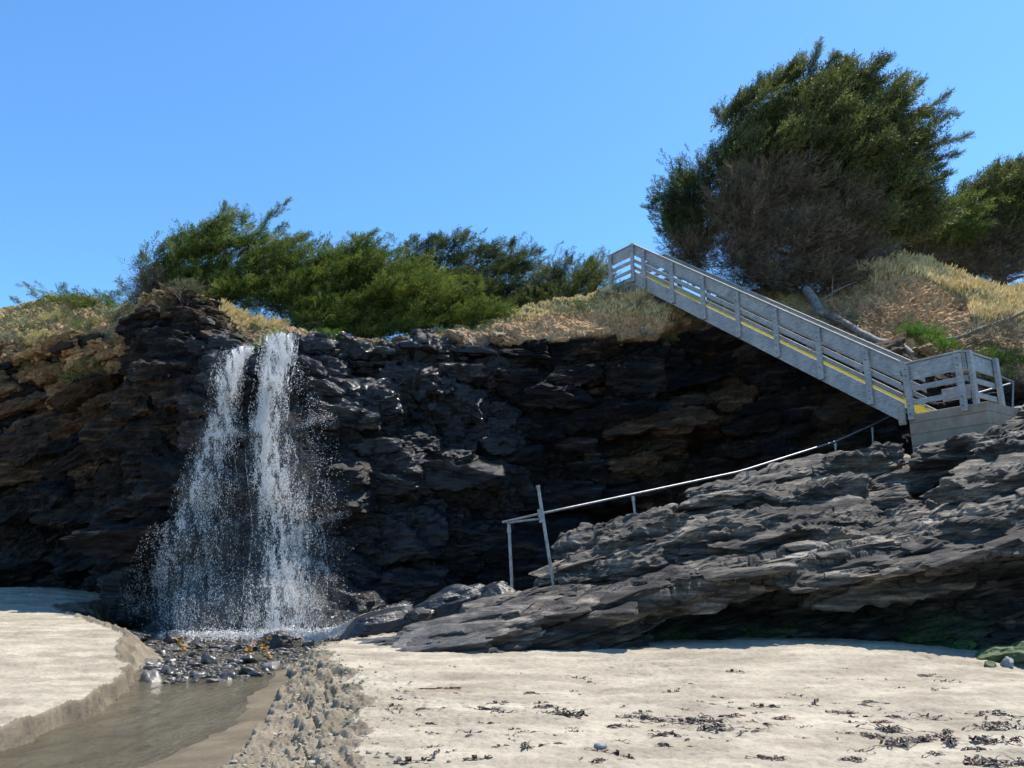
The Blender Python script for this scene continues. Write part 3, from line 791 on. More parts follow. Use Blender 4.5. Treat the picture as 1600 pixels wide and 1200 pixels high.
# ------------------------------------------------------------------ cobbles in the stream
def cobbles():
    pro = []
    mats = [simple("dark_cobble", (.022, .021, .019), (.085, .078, .068), .34, 3, obj=True, bmp=.3),
            simple("grey_cobble", (.075, .07, .062), (.19, .175, .155), .40, 3, obj=True, bmp=.3),
            simple("pale_cobble", (.25, .24, .23), (.5, .49, .47), .4, 3, obj=True, bmp=.3)]
    for i in range(8):
        V, f = lump(1, .78, .42, 60 + i, 14, .30, i % 4 != 0)
        pro.append([mesh_np(V, f, m, True) for m in mats])
    g = np.random.default_rng(5)
    cnt = 0; stuff = MB()
    cells = {}
    spots = []
    for _ in range(9000):
        u = g.random(); px = 150 + 340 * g.random(); py = 990 + 72 * g.random()
        if py < 990 + (1010 - 990) * 0: continue
        lim = np.interp(px, [150, 200, 240, 280, 340, 400, 440, 490], [1000, 1022, 1062, 1064, 1058, 1052, 1040, 1012])
        if py > lim + 6 * g.normal(): continue
        Y = (EYE + .1) / max(math.tan(math.atan((py - 600) / F) - PITCH), .01)
        Y = min(Y, 23)
        X = col(px, Y, -.1)[0]
        xr = line(SXT, Y) - .1; xl = line(SXL, Y)
        if X > xr or X < xl: continue
        s = .05 + .24 * g.random() ** 5
        ok = all((X - a) ** 2 + (Y - b) ** 2 > ((s + c) * .72) ** 2 for a, b, c in spots)
        if ok: spots.append((X, Y, s))
        if len(spots) > 900: break
    spots.sort(key=lambda q: -q[2] / q[1])
    for i, (X, Y, s) in enumerate(spots):
        mi = 0 if g.random() < .45 else (1 if g.random() < .93 else 2)
        me = pro[g.integers(8)][mi]; z = float(WZ(Y)) + .0 + s * .10
        if i < 290:
            o = bpy.data.objects.new("cobble", me); COL.objects.link(o)
            o.location = (X, Y, z); o.scale = (s, s, s * (.8 + .5 * g.random())); o.rotation_euler = (.3 * g.normal(), .3 * g.normal(), 6 * g.random())
            lab = ("dark wet rounded cobble in the stream bed below the waterfall", "medium grey wet cobble in the stream bed below the waterfall", "pale bleached cobble standing out in the dark stream bed")[mi]
            tag(o, lab, "cobble", ("dark cobbles in the stream", "grey cobbles in the stream", "pale cobbles in the stream")[mi])
        else:
            V, f = lump(s, s * .8, s * .55, 90 + i % 7, 7, .15, False)
            stuff.add(V + np.array([X, Y, z]), f)
    o = stuff.build("gravel", mats[0], smooth=True); tag(o, "small dark wet pebbles filling the gaps between the cobbles", "gravel", kind='stuff')
cobbles()

# ------------------------------------------------------------------ stream
def build_stream():
    m, t, p = newmat("murky_water")
    g = geo(t)
    n0 = noise(t, 1.2, 5, .6, scaled(t, g, (1.2, .5, 1)))
    c = ramp(t, n0.outputs[0], [(.3, (.085, .072, .045)), (.7, (.17, .145, .095))])
    fo = noise(t, 9, 8, .75, scaled(t, g, (1.6, .6, 1)))
    f = ramp(t, fo.outputs[0], [(.70, (0,) * 3), (.76, (1,) * 3)])
    cc = mix(t, f.outputs[0], c.outputs[0], (.6, .58, .55))
    t.links.new(cc, p.inputs["Base Color"]); p.inputs["Roughness"].default_value = .07
    p.inputs["IOR"].default_value = 1.33
    n = noise(t, 7, 5, .6, scaled(t, g, (1.5, .6, 1), (0, 0, R(20))))
    n2 = noise(t, 26, 4, .6, scaled(t, g, (1.3, .7, 1), (0, 0, R(20))))
    b = bump(t, p, n.outputs[0], 1.0, .14); bump(t, p, n2.outputs[0], .9, .04, b)
    Y = np.geomspace(1.5, 24.5, 300); U = np.linspace(0, 1, 120)
    YY, UU = np.meshgrid(Y, U, indexing='ij')
    xl = line(SXL, YY) - .35; xr = line(SXT, YY) + .2
    X = xl + (xr - xl) * UU
    Z = WZ(YY) + .004 + .010 * fbm(X * 2, YY * 1.1, X * 0, 3, 301) + .006 * vn(X * 8, YY * 4, X * 0, 305)
    me = mesh_np(np.stack([X, YY, Z], -1), grid_faces(*X.shape), m, True)
    tag(link("stream", me), kind='structure')
build_stream()

# ------------------------------------------------------------------ waterfall
def build_waterfall():
    m, t, p = newmat("falling_water")
    p.inputs["Base Color"].default_value = (.98, .965, .94, 1); p.inputs["Roughness"].default_value = .22
    tr = N(t, "ShaderNodeBsdfTranslucent"); tr.inputs[0].default_value = (.98, .96, .93, 1)
    mx = N(t, "ShaderNodeMixShader"); mx.inputs[0].default_value = .45
    t.links.new(p.outputs[0], mx.inputs[1]); t.links.new(tr.outputs[0], mx.inputs[2])
    t.links.new(mx.outputs[0], t.nodes["Material Output"].inputs[0])
    g = np.random.default_rng(77)
    # depth map of the cliff in the fall's area
    gx = np.arange(130, 700, 6); gy = np.arange(505, 1040, 6)
    qx, qy = project(CALL); jj = ((qx - gx[0]) / 6 + .5).astype(int); ii = ((qy - gy[0]) / 6 + .5).astype(int)
    ok = (jj >= 0) & (jj < len(gx)) & (ii >= 0) & (ii < len(gy)) & (CALL[:, 1] < 27.5)
    dep = np.full((len(gy), len(gx)), 26.5); np.minimum.at(dep, (ii[ok], jj[ok]), CALL[ok, 1])
    for _ in range(2):                       # water bridges the hollows between blocks
        dp = np.pad(dep, 1, mode='edge'); mn = np.min([dp[a:a + dep.shape[0], b:b + dep.shape[1]] for a in range(3) for b in range(3)], axis=0)
        av = np.mean([dp[a:a + dep.shape[0], b:b + dep.shape[1]] for a in range(3) for b in range(3)], axis=0); dep = .5 * mn + .5 * av
    def depth(px, py):
        fx = np.clip((px - gx[0]) / 6, 0, len(gx) - 1.01); fy = np.clip((py - gy[0]) / 6, 0, len(gy) - 1.01)
        i, j = fy.astype(int), fx.astype(int); a, b = fy - i, fx - j
        return dep[i, j] * (1 - a) * (1 - b) + dep[i + 1, j] * a * (1 - b) + dep[i, j + 1] * (1 - a) * b + dep[i + 1, j + 1] * a * b
    def drops(px, py, size, stretch, off):
        Y = np.clip(depth(px, py) - off, 19.5, 30)
        y = (600 - py) / F; x = (px - 800) / F
        tt = Y / (CP - y * SP); P = np.stack([tt * x, Y, EYE + tt * (SP + y * CP)], -1)
        P[:, 2] = np.maximum(P[:, 2], WZ(Y) + .02)
        n = len(px); th = g.random(n) * 6.28
        k = np.arange(3)[None] * 2.094 + th[:, None]
        ring = np.stack([np.cos(k), np.sin(k), .25 * g.normal(size=(n, 3))], -1) * size[:, None, None]
        top = np.stack([.25 * g.normal(size=n) * size, size * 0, size * stretch], -1)
        V = np.concatenate([P[:, None] + ring, (P + top)[:, None], (P - top)[:, None]], 1)
        b = np.arange(n)[:, None] * 5
        F_ = np.concatenate([b + np.array([[0, 1, 3]]), b + np.array([[1, 2, 3]]), b + np.array([[2, 0, 3]]),
                             b + np.array([[1, 0, 4]]), b + np.array([[2, 1, 4]]), b + np.array([[0, 2, 4]])], 0)
        return V.reshape(-1, 3), F_
    def stroke(pts, n, smin, smax, st=2.2, off=(.05, .45), clump=1.0):
        """pts: (px,py,halfwidth,weight)"""
        a = np.array(pts, float); w = (a[1:, 3] + a[:-1, 3]) / 2 * np.hypot(*(np.diff(a[:, :2], axis=0).T))
        seg = g.choice(len(w), n, p=w / w.sum()); u = g.random(n)
        q = a[seg] + (a[seg + 1] - a[seg]) * u[:, None]
        off_x = np.clip(g.normal(size=n) * .5, -1.15, 1.15)
        # clumping into strands by noise
        px = q[:, 0] + off_x * q[:, 2]; py = q[:, 1] + g.normal(size=n) * 4
        keep = g.random(n) < np.clip(.55 + .75 * clump * vn(px / 7, py / 30, px * 0, 5) + .5 * clump * vn(px / 3.2, py / 8, px * 0, 6), .1, 1)
        px, py = px[keep], py[keep]
        n = len(px); s = smin + (smax - smin) * g.random(n) ** 3
        return drops(px, py, s, st * .5 * (.7 + .8 * g.random(n)), off[0] + (off[1] - off[0]) * g.random(n))
    def bake(name, parts, parent):
        mb = MB()
        for V, f in parts: mb.add(V, f)
        return mb.build(name, m, parent)
    root = empty("waterfall", at(420, 990, 21.8), "white waterfall in two streams pouring over the dark wet cliff", "waterfall")
    rt = [(438, 524, 26, 2.2), (432, 560, 26, 2.2), (424, 610, 26, 2.0), (416, 665, 28, 1.8), (425, 720, 36, 1.5), (438, 775, 42, 1.2), (450, 830, 48, 1.0), (450, 890, 54, 1.0), (442, 945, 60, 1.1), (432, 990, 68, 1.3)]
    bake("main_stream", [stroke(rt, 68000, .0045, .0125, 4.2, (.3, 1.0)), stroke([(438, 524, 16, 2.4), (428, 590, 12, 2.0), (414, 665, 12, 1.4), (412, 735, 18, .8), (430, 790, 26, .5), (440, 880, 26, .5), (436, 980, 30, .5)], 26000, .007, .017, 4.0, (.3, .9), clump=1)], root)
    lf = [(372, 548, 22, 1.6), (358, 580, 24, 1.6), (350, 630, 24, 1.4), (345, 668, 30, 1.5), (328, 720, 34, 1.1), (322, 790, 48, .7), (312, 860, 60, .55), (300, 930, 70, .6), (290, 985, 80, .7)]
    bake("side_stream", [stroke(lf, 29000, .0045, .0115, 4.2, (.3, .9)), stroke([(388, 545, 8, 1.3), (372, 560, 12, 1.3), (355, 600, 11, 1), (348, 660, 12, .7)], 12000, .009, .020, 1.8),
                         stroke([(345, 672, 7, 1), (318, 715, 7, 1), (300, 770, 9, .8), (275, 850, 12, .6), (268, 900, 14, .4)], 4200, .008, .018, 2.6)], root)
    sp = [stroke([(465, 570, 14, .3), (485, 650, 28, .9), (500, 720, 34, .6), (515, 800, 34, .5), (510, 900, 44, .5), (490, 970, 44, .6)], 3500, .006, .016, 1.5, (.05, .9)),
          stroke([(400, 640, 90, .3), (400, 760, 100, .8), (385, 880, 125, 1), (375, 980, 120, 1.2)], 17000, .004, .009, 1.4, (.1, 1.4), .5),
          stroke([(270, 820, 30, .4), (245, 890, 40, .7), (220, 960, 45, .9)], 7000, .006, .014, 1.4, (.1, 1)),
          # water thrown off ledges
          stroke([(446, 893, 5, 1), (462, 880, 4, 1.3), (482, 876, 4, 1.3), (505, 884, 5, 1), (520, 905, 8, .5)], 2600, .008, .018, 1, (.1, .3), .3),
          stroke([(455, 838, 8, 1), (480, 822, 7, 1), (520, 808, 8, .8), (545, 800, 8, .5)], 1800, .007, .015, 1, (.1, .3), .3),
          stroke([(318, 690, 6, 1), (335, 676, 5, 1.3), (360, 673, 6, 1.2), (385, 680, 8, .7)], 2400, .008, .02, 1, (.1, .3), .3),
          stroke([(460, 668, 8, .8), (490, 655, 7, 1), (520, 652, 10, .5)], 1200, .007, .015, 1, (.1, .3), .3),
          stroke([(370, 820, 6, .6), (400, 795, 6, .8), (440, 785, 8, .8), (480, 770, 8, .5)], 1400, .006, .014, 1, (.1, .3), .3)]
    bake("spray", sp, root)
    # foam where it lands, running off to the right
    fm = [stroke([(250, 992, 14, .5), (320, 992, 14, 1), (400, 992, 14, 1.6), (450, 988, 14, 1.8), (490, 992, 12, 1.6), (530, 984, 10, 1.2)], 15000, .008, .024, .9, (.3, 2.2), .3),
          stroke([(478, 1003, 9, 1.4), (500, 995, 7, 1.3), (540, 980, 6, 1), (590, 962, 6, .8), (640, 946, 7, .4)], 22000, .005, .014, .8, (2.0, 3.4), .2)]
    bake("foam", fm, root)
    # thin continuous sheets at the lip
    for name, pl, wd in (("water_sheet", [(440, 521), (436, 540), (432, 570), (427, 600), (422, 640)], (20, 24, 24, 22, 17)), ("water_sheet", [(388, 541), (372, 550), (360, 575), (354, 610), (350, 650)], (13, 16, 19, 18, 14))):
        u = np.linspace(0, 1, 90); k = np.linspace(0, 1, 5)
        cx = np.interp(u, k, [a for a, b in pl]); cy = np.interp(u, k, [b for a, b in pl]); ww = np.interp(u, k, wd)
        S = np.linspace(-1, 1, 46)
        PXs = cx[:, None] + S[None] * ww[:, None]; PYs = np.broadcast_to(cy[:, None], PXs.shape)
        PXs = PXs + 2.2 * vn(PXs / 5, PYs / 30, PXs * 0, 9)
        Yd = depth(PXs, PYs) - .12 - .08 * vn(PXs / 4, PYs / 22, PXs * 0, 8)
        yy = (600 - PYs) / F; tt = Yd / (CP - yy * SP)
        V = np.stack([tt * (PXs - 800) / F, Yd, EYE + tt * (SP + yy * CP)], -1)
        f = grid_faces(90, 46)
        c = V.reshape(-1, 3)[f].mean(1)
        ux = np.repeat(np.arange(89), 45) / 88
        q = vn(PXs[:-1, :-1].ravel() / 3.0, PYs[:-1, :-1].ravel() / 16, f[:, 0] * 0., 4)
        f = f[(q > .0 + 1.0 * ux)]
        link(name, mesh_np(V, f, m, True), root)
    # translucent veils that follow the rock
    vm, t, p = newmat("water_veil")
    e, _, _, _ = sepc(t, "zone"); G_ = geo(t)
    n1 = noise(t, 5, 8, .75, scaled(t, G_, (3.2, 3.2, .55))); n2 = noise(t, 26, 5, .75, scaled(t, G_, (1, 1, .45)))
    aa = math_(t, 'ADD', math_(t, 'MULTIPLY', n1.outputs[0], .6), math_(t, 'MULTIPLY', n2.outputs[0], .4))
    al = ramp(t, aa, [(.44, (0,) * 3), (.66, (.75,) * 3)])
    al = math_(t, 'MULTIPLY', al.outputs[0], e)
    d_ = N(t, "ShaderNodeBsdfDiffuse"); d_.inputs[0].default_value = (.97, .95, .92, 1)
    tr_ = N(t, "ShaderNodeBsdfTranslucent"); tr_.inputs[0].default_value = (.98, .96, .93, 1)
    m1 = N(t, "ShaderNodeMixShader"); m1.inputs[0].default_value = .6; t.links.new(d_.outputs[0], m1.inputs[1]); t.links.new(tr_.outputs[0], m1.inputs[2])
    tp = N(t, "ShaderNodeBsdfTransparent"); m2 = N(t, "ShaderNodeMixShader")
    t.links.new(al, m2.inputs[0]); t.links.new(tp.outputs[0], m2.inputs[1]); t.links.new(m1.outputs[0], m2.inputs[2])
    t.links.new(m2.outputs[0], t.nodes["Material Output"].inputs[0])
    VE = [([(438, 522), (424, 610), (416, 670), (428, 730), (440, 790), (448, 880), (440, 985)], (26, 26, 30, 44, 50, 62, 74), 1.0, .3),
          ([(374, 544), (352, 620), (344, 670), (322, 740), (312, 830), (302, 920), (292, 990)], (20, 26, 32, 38, 50, 66, 84), .7, .3),
          ([(440, 640), (455, 720), (462, 800), (470, 880), (468, 985)], (24, 50, 62, 72, 84), .42, .6),
          ([(350, 700), (345, 780), (335, 860), (330, 985)], (34, 66, 92, 120), .30, .6)]
    for pl, wd, st_, off in VE:
        a = np.array(pl, float); u = np.linspace(0, 1, 110); k = np.linspace(0, 1, len(a)); S = np.linspace(-1, 1, 60)
        cx = np.interp(u, k, a[:, 0]); cy = np.interp(u, k, a[:, 1]); ww = np.interp(u, k, wd)
        PXs = cx[:, None] + S[None] * ww[:, None]; PYs = np.broadcast_to(cy[:, None], PXs.shape) + 4 * vn(PXs / 12, PXs * 0, PXs * 0, 3)
        Yd = depth(PXs, PYs) - off - .12 * vn(PXs / 9, PYs / 40, PXs * 0, 18)
        yy = (600 - PYs) / F; tt = Yd / (CP - yy * SP)
        V = np.stack([tt * (PXs - 800) / F, Yd, EYE + tt * (SP + yy * CP)], -1)
        me = mesh_np(V, grid_faces(110, 60), vm, True)
        edge = np.clip((1 - np.abs(S) ** 1.5)[None] * (.75 + .5 * vn(PXs / 14, PYs / 60, PXs * 0, 5)), 0, 1) * np.minimum(1, u[:, None] * 12 + .6) * st_
        attr(me, "zone", np.stack([edge] * 4, -1)); link("veil", me, root)
build_waterfall()

# ------------------------------------------------------------------ trees
def needles_template(seed, side=13, blades=8, dead=False):
    g = np.random.default_rng(seed)
    V, k = [], 0
    def blade(p, d, l, w_):
        d = unit(d); s = unit(np.cross(d, g.normal(size=3)))
        V.extend([p, p + d * l * .45 + s * w_, p + d * l, p + d * l * .45 - s * w_])
    lift = .18
    ax = lambda u: np.array([u, .05 * math.sin(u * 4 + seed), lift * u * u])
    for i in range(side):
        u = .08 + .9 * i / side; sgn = 1 if i % 2 else -1
        L = (.42 * (1 - u) + .12) * (.7 + .6 * g.random())
        a = R(26 + 16 * g.random()) * sgn; z = .25 * g.normal() + .1
        d = np.array([math.cos(a), math.sin(a), z])
        p0 = ax(u)
        if dead:
            blade(p0, d, L * 1.15, .007)
            for b in range(3):
                pp = p0 + d * L * (.3 + .25 * b); blade(pp, d + .9 * g.normal(size=3), L * .5, .0045)
        else:
            for b in range(blades):
                v = (b + .5) / blades
                pp = p0 + d * L * v + .012 * g.normal(size=3)
                blade(pp, d + .7 * g.normal(size=3) + np.array([.25, 0, .25]), .13 * (.7 + .6 * g.random()), .0135)
    n = 7 if not dead else 3
    for b in range(n):
        u = (b + .5) / n
        if dead: blade(ax(u * .8), np.array([1, 0, .1]) + .15 * g.normal(size=3), .36, .011)
        else: blade(ax(u), np.array([1, 0, .3]) + .5 * g.normal(size=3), .13, .024)
    return np.array(V)
TPL = [needles_template(s) for s in range(4)]
TPD = [needles_template(20 + s, dead=True) for s in range(3)]
def instance(tpl, pos, dirs, scale, g, roll=.5):
    """place template copies; returns verts, quads"""
    n = len(pos); X = dirs / (np.linalg.norm(dirs, axis=1)[:, None] + 1e-9)
    up = np.array([0, 0, 1.]) + roll * g.normal(size=(n, 3))
    Yv = np.cross(up, X); Yv /= np.linalg.norm(Yv, axis=1)[:, None] + 1e-9
    Zv = np.cross(X, Yv)
    B = np.stack([X, Yv, Zv], 1)                                  # n,3,3 rows
    V = np.einsum('vk,nkj->nvj', tpl, B) * scale[:, None, None] + pos[:, None]
    m = len(tpl)
    f = (np.arange(n)[:, None, None] * m + np.arange(m).reshape(-1, 4)[None]).reshape(-1, 4)
    return V.reshape(-1, 3), f
def tuft_lobe(px, py, rx, ry, Y, n, g, wv, shell=.42, k=13, rad=.33):
    P, d, c, ax = sample_lobe(px, py, rx, ry, Y, max(n // k, 3), g, shell)
    P = np.repeat(P, k, 0); d = np.repeat(d, k, 0); n_ = len(P)
    o = g.normal(size=(n_, 3)) * np.array([1, 1, .5]) * rad * .62 + wv * (g.normal(size=(n_, 1)) * rad * 1.5 + rad * .5)
    return P + o, d + .3 * o / rad, c, ax
def sample_lobe(px, py, rx, ry, Y, n, g, shell=.5):
    c = at(px, py, Y); s = (c[1] * CP + (c[2] - EYE) * SP) / F
    ax = np.array([rx * s, (rx + ry) * .5 * s * .85, ry * s])
    d = g.normal(size=(n, 3)); d /= np.linalg.norm(d, axis=1)[:, None]
    d[:, 1] -= .25; d /= np.linalg.norm(d, axis=1)[:, None]
    r = g.random(n) ** shell
    r = r * (1 + .18 * fbm(d[:, 0] * 3 + px, d[:, 1] * 3, d[:, 2] * 3, 2, int(abs(px)) % 97))
    return c + d * r[:, None] * ax, d, c, ax
def tree(name, base, lobes, label, leaf='leaf_a', wind=(1, .1, .45), wstr=.9, size=(.55, .95), dead=(), spikes=(), cat="tree", trunk_r=.25, bark='bark', group=None, dens=1.0, seed=1, limbs=True):
    g = np.random.default_rng(seed)
    b = at(*base)
    root = empty(name, b, label, cat, group)
    wv = unit(wind)
    mb = MB()
    for L in lobes:
        px, py, rx, ry, Y = L[:5]; wt = L[5] if len(L) > 5 else 1
        n = int(rx * ry * .135 * dens * wt) + 18
        P, d, c, ax = tuft_lobe(px, py, rx, ry, Y, n, g, wv); n = len(P)
        # break surface into pads: pull towards horizontal shelves
        dirs = d * np.array([.6, .6, .5]) + wv * wstr + .25 * g.normal(size=P.shape)
        sc = size[0] + (size[1] - size[0]) * g.random(n)
        for k in range(4):
            q = slice(k, None, 4)
            mb.add(*instance(TPL[k], P[q] - .35 * dirs[q] / np.linalg.norm(dirs[q], axis=1)[:, None], dirs[q], sc[q], g))
    for sp in spikes:                      # leader branches standing out of the crown
        x0, y0, x1, y1, Y = sp[:5]; n = (sp[5] if len(sp) > 5 else 9) * 3
        a, e = at(x0, y0, Y), at(x1, y1, Y)
        u = np.linspace(.1, 1, n)[:, None]
        bend = .06 * g.normal(size=(n, 3)) / 2 + np.array([.12, 0, .05]) * np.linalg.norm(e - a)
        P = a + (e - a) * u + bend * (u * (1 - u)) * 2
        dd = unit(e - a)
        dirs = dd + .35 * wv + .45 * g.normal(size=P.shape) * np.array([1, 1, .6])
        sc = (.62 - .30 * u[:, 0]) * (.8 + .4 * g.random(n)) * size[1]
        for k in range(4):
            q = slice(k, None, 4)
            if len(P[q]): mb.add(*instance(TPL[k], P[q], dirs[q], sc[q], g))
    mb.build("crown", M[leaf], root)
    if dead:
        md = MB()
        for L in dead:
            px, py, rx, ry, Y = L[:5]; wt = L[5] if len(L) > 5 else 1
            n = int(rx * ry * .16 * wt) + 10
            P, d, c, ax = sample_lobe(px, py, rx, ry, Y, n, g, .45)
            dirs = d * .7 + wv * .5 + .35 * g.normal(size=P.shape) + np.array([0, 0, .1])
            sc = .7 + .7 * g.random(n)
            for k in range(3):
                q = slice(k, None, 3); md.add(*instance(TPD[k], P[q] - .4 * dirs[q], dirs[q], sc[q], g, 1.0))
        md.build("dead_branches", M['dead'], root)
    tb = MB(); lb = MB()
    allb = list(lobes) + list(dead)
    cx = np.mean([at(l[0], l[1], l[4]) for l in allb], axis=0)
    k = b + (cx - b) * .45
    def curve(p, q, n=9, w_=.12):
        u = np.linspace(0, 1, n)[:, None]; L = np.linalg.norm(q - p)
        o = np.stack([vn(u[:, 0] * 3, u[:, 0] * 0 + seed, u[:, 0] * 0, s) for s in (int(L * 91) % 50, 3, 9)], -1) * L * w_ * np.sin(u * np.pi)
        return p + (q - p) * u + o
    tb.tube(curve(b - np.array([0, 0, .6]), k), np.linspace(trunk_r, trunk_r * .55, 9), 10)
    tb.build("trunk", M[bark], root, True)
    if limbs:
        for l in allb:
            c = at(l[0], l[1], l[4])
            lb.tube(curve(b + (k - b) * (.5 + .5 * g.random()), c), np.linspace(trunk_r * .4, .03, 9), 6)
            for _ in range(3):
                e = c + g.normal(size=3) * .35 * l[2] * .02 + np.array([.2, 0, .2])
                lb.tube(curve(c + (b - c) * .3 * g.random(), e), np.linspace(.05, .012, 9), 5)
        lb.build("limbs", M[bark], root, True)
    return root

W1 = (1, .15, .42)
# the big windswept cypress
tree("cypress_tree", (1285, 470, 28.6), [
    (1190, 190, 56, 40, 29.5), (1245, 152, 52, 36, 29.5), (1310, 148, 56, 34, 29.5), (1280, 200, 86, 48, 29.2), (1365, 190, 54, 38, 29.5),
    (1158, 235, 40, 38, 29.2), (1225, 250, 76, 48, 28.8), (1320, 250, 78, 52, 28.9), (1390, 245, 46, 34, 29.5), (1375, 305, 54, 44, 29.2), (1365, 355, 56, 40, 29.2),
    (1146, 290, 32, 44, 29.2), (1310, 320, 60, 44, 29.3, .7), (1240, 330, 70, 50, 29.6, .6), (1138, 350, 28, 50, 29.2, .6), (1400, 350, 50, 30, 29.6), (1290, 300, 40, 20, 28.2, .6), (1200, 310, 26, 16, 28.2, .5), (1350, 360, 30, 18, 28.1, .6), (1270, 370, 20, 12, 27.9, .5)],
    "huge windswept cypress towering over the stairs, green on top with brown dead lower branches", 'leaf_b', (1, .1, .60), 2.3, (.75, 1.35),
    dead=[(1170, 340, 58, 80, 28.4, .8), (1250, 385, 80, 64, 28.2, .9), (1325, 405, 66, 46, 28.4, .9), (1230, 300, 80, 50, 28.3, .4), (1320, 335, 60, 50, 28.3, .5), (1290, 440, 64, 30, 27.8, .9), (1155, 410, 44, 46, 28.4, .9), (1210, 440, 60, 30, 28.0, .9), (1350, 440, 40, 18, 28, .7)],
    spikes=[(1258, 125, 1275, 72, 29.5, 10), (1210, 150, 1195, 122, 29.5, 6), (1240, 130, 1250, 92, 29.5, 8), (1300, 120, 1318, 95, 29.5, 8), (1340, 120, 1375, 102, 29.5, 8), (1370, 160, 1412, 118, 29.5, 12), (1380, 175, 1438, 130, 29.5, 13), (1400, 200, 1478, 150, 29.5, 14), (1400, 225, 1470, 190, 29.5, 12), (1400, 280, 1470, 262, 29.5, 12), (1400, 320, 1455, 300, 29.5, 10),
            (1400, 190, 1492, 180, 29.5, 13), (1405, 245, 1508, 215, 29.5, 16), (1410, 265, 1492, 243, 29.5, 12), (1440, 290, 1480, 275, 29.5, 8), (1180, 160, 1186, 130, 29.5, 7), (1140, 200, 1120, 180, 29.2, 6), (1125, 270, 1110, 240, 29.2, 6), (1350, 110, 1385, 95, 29.5, 7), (1290, 110, 1300, 88, 29.5, 6)],
    seed=3, trunk_r=.33, bark='palebark')
tree("cypress_tree", (1085, 425, 29.6), [
    (1075, 300, 34, 30, 29.8, 2), (1080, 350, 44, 50, 29.9, 1.2), (1050, 325, 36, 26, 29.8), (1090, 340, 36, 36, 29.8), (1060, 370, 38, 28, 29.8), (1080, 400, 30, 26, 29.8), (1105, 300, 22, 40, 29.8)],
    "small dark bushy cypress left of the huge one, behind the upper stairs", 'leaf_c', (-.3, .1, .5), .5, (.42, .72),
    dead=[(1085, 395, 34, 30, 29.4, .7)], spikes=[(1035, 330, 1006, 325, 29.8, 8), (1065, 290, 1062, 268, 29.8, 6), (1040, 310, 1022, 318, 29.8, 6)], seed=4, trunk_r=.12)
tree("cypress_tree", (1560, 440, 33.5), [
    (1560, 300, 60, 34, 34), (1600, 275, 46, 30, 34), (1640, 290, 60, 50, 34), (1520, 330, 50, 30, 34), (1590, 335, 70, 40, 34), (1545, 365, 60, 30, 34), (1500, 385, 60, 26, 34), (1490, 415, 60, 18, 33.6), (1560, 400, 70, 24, 34), (1620, 360, 60, 40, 34)],
    "broad cypress at the right edge with pale bare limbs under its crown", 'leaf_b', W1, 1.2, (.65, 1.1),
    dead=[(1560, 395, 60, 26, 33.5, .8), (1500, 400, 50, 30, 33.5, .9), (1610, 400, 50, 25, 33.5, .8), (1480, 425, 50, 24, 33, .9), (1545, 425, 60, 22, 33, .8)], spikes=[(1530, 285, 1556, 262, 34, 8), (1570, 275, 1597, 248, 34, 8), (1490, 300, 1530, 285, 34, 8)], seed=5, trunk_r=.25, bark='palebark')
tree("cypress_tree", (1440, 430, 31.5), [
    (1400, 350, 45, 32, 32), (1450, 340, 50, 24, 32), (1490, 355, 36, 28, 32), (1420, 385, 50, 20, 31.8), (1470, 375, 50, 20, 31.8), (1500, 330, 30, 16, 32), (1390, 400, 30, 16, 31.6, .7)],
    "low spreading green cypress between the huge tree and the grassy hilltop", 'leaf_a', W1, 1.0, (.5, .9),
    dead=[(1430, 400, 60, 20, 31.5, .6)], spikes=[(1490, 320, 1530, 305, 32, 8)], seed=6, trunk_r=.15)
# left group
tree("cypress_tree", (330, 470, 29.5), [
    (345, 350, 26, 22, 30), (330, 385, 44, 26, 30), (385, 380, 42, 30, 30), (290, 400, 50, 26, 30), (255, 420, 36, 22, 30), (350, 420, 60, 26, 29.6), (430, 400, 34, 26, 30), (260, 450, 40, 20, 30), (420, 440, 50, 30, 29.6), (330, 448, 60, 20, 29.6, .8), (375, 465, 60, 20, 29.0), (455, 425, 30, 40, 29.6), (240, 470, 30, 18, 30), (430, 480, 40, 22, 28.8), (300, 440, 60, 24, 29.6), (460, 460, 34, 30, 29), (350, 470, 60, 14, 29)],
    "dome-shaped bright green cypress above the bluff left of the waterfall", 'leaf_a', (1, .1, .45), .8, (.5, .85),
    dead=[(240, 455, 26, 24, 29.4, .8), (225, 475, 18, 14, 29.4, .8)],
    spikes=[(345, 345, 348, 320, 30, 8), (400, 370, 420, 335, 30, 10), (410, 350, 448, 314, 30, 10), (440, 390, 482, 368, 30, 8), (445, 380, 470, 372, 30, 7), (375, 360, 380, 340, 30, 6), (235, 412, 220, 403, 30, 6)], seed=7, trunk_r=.22)
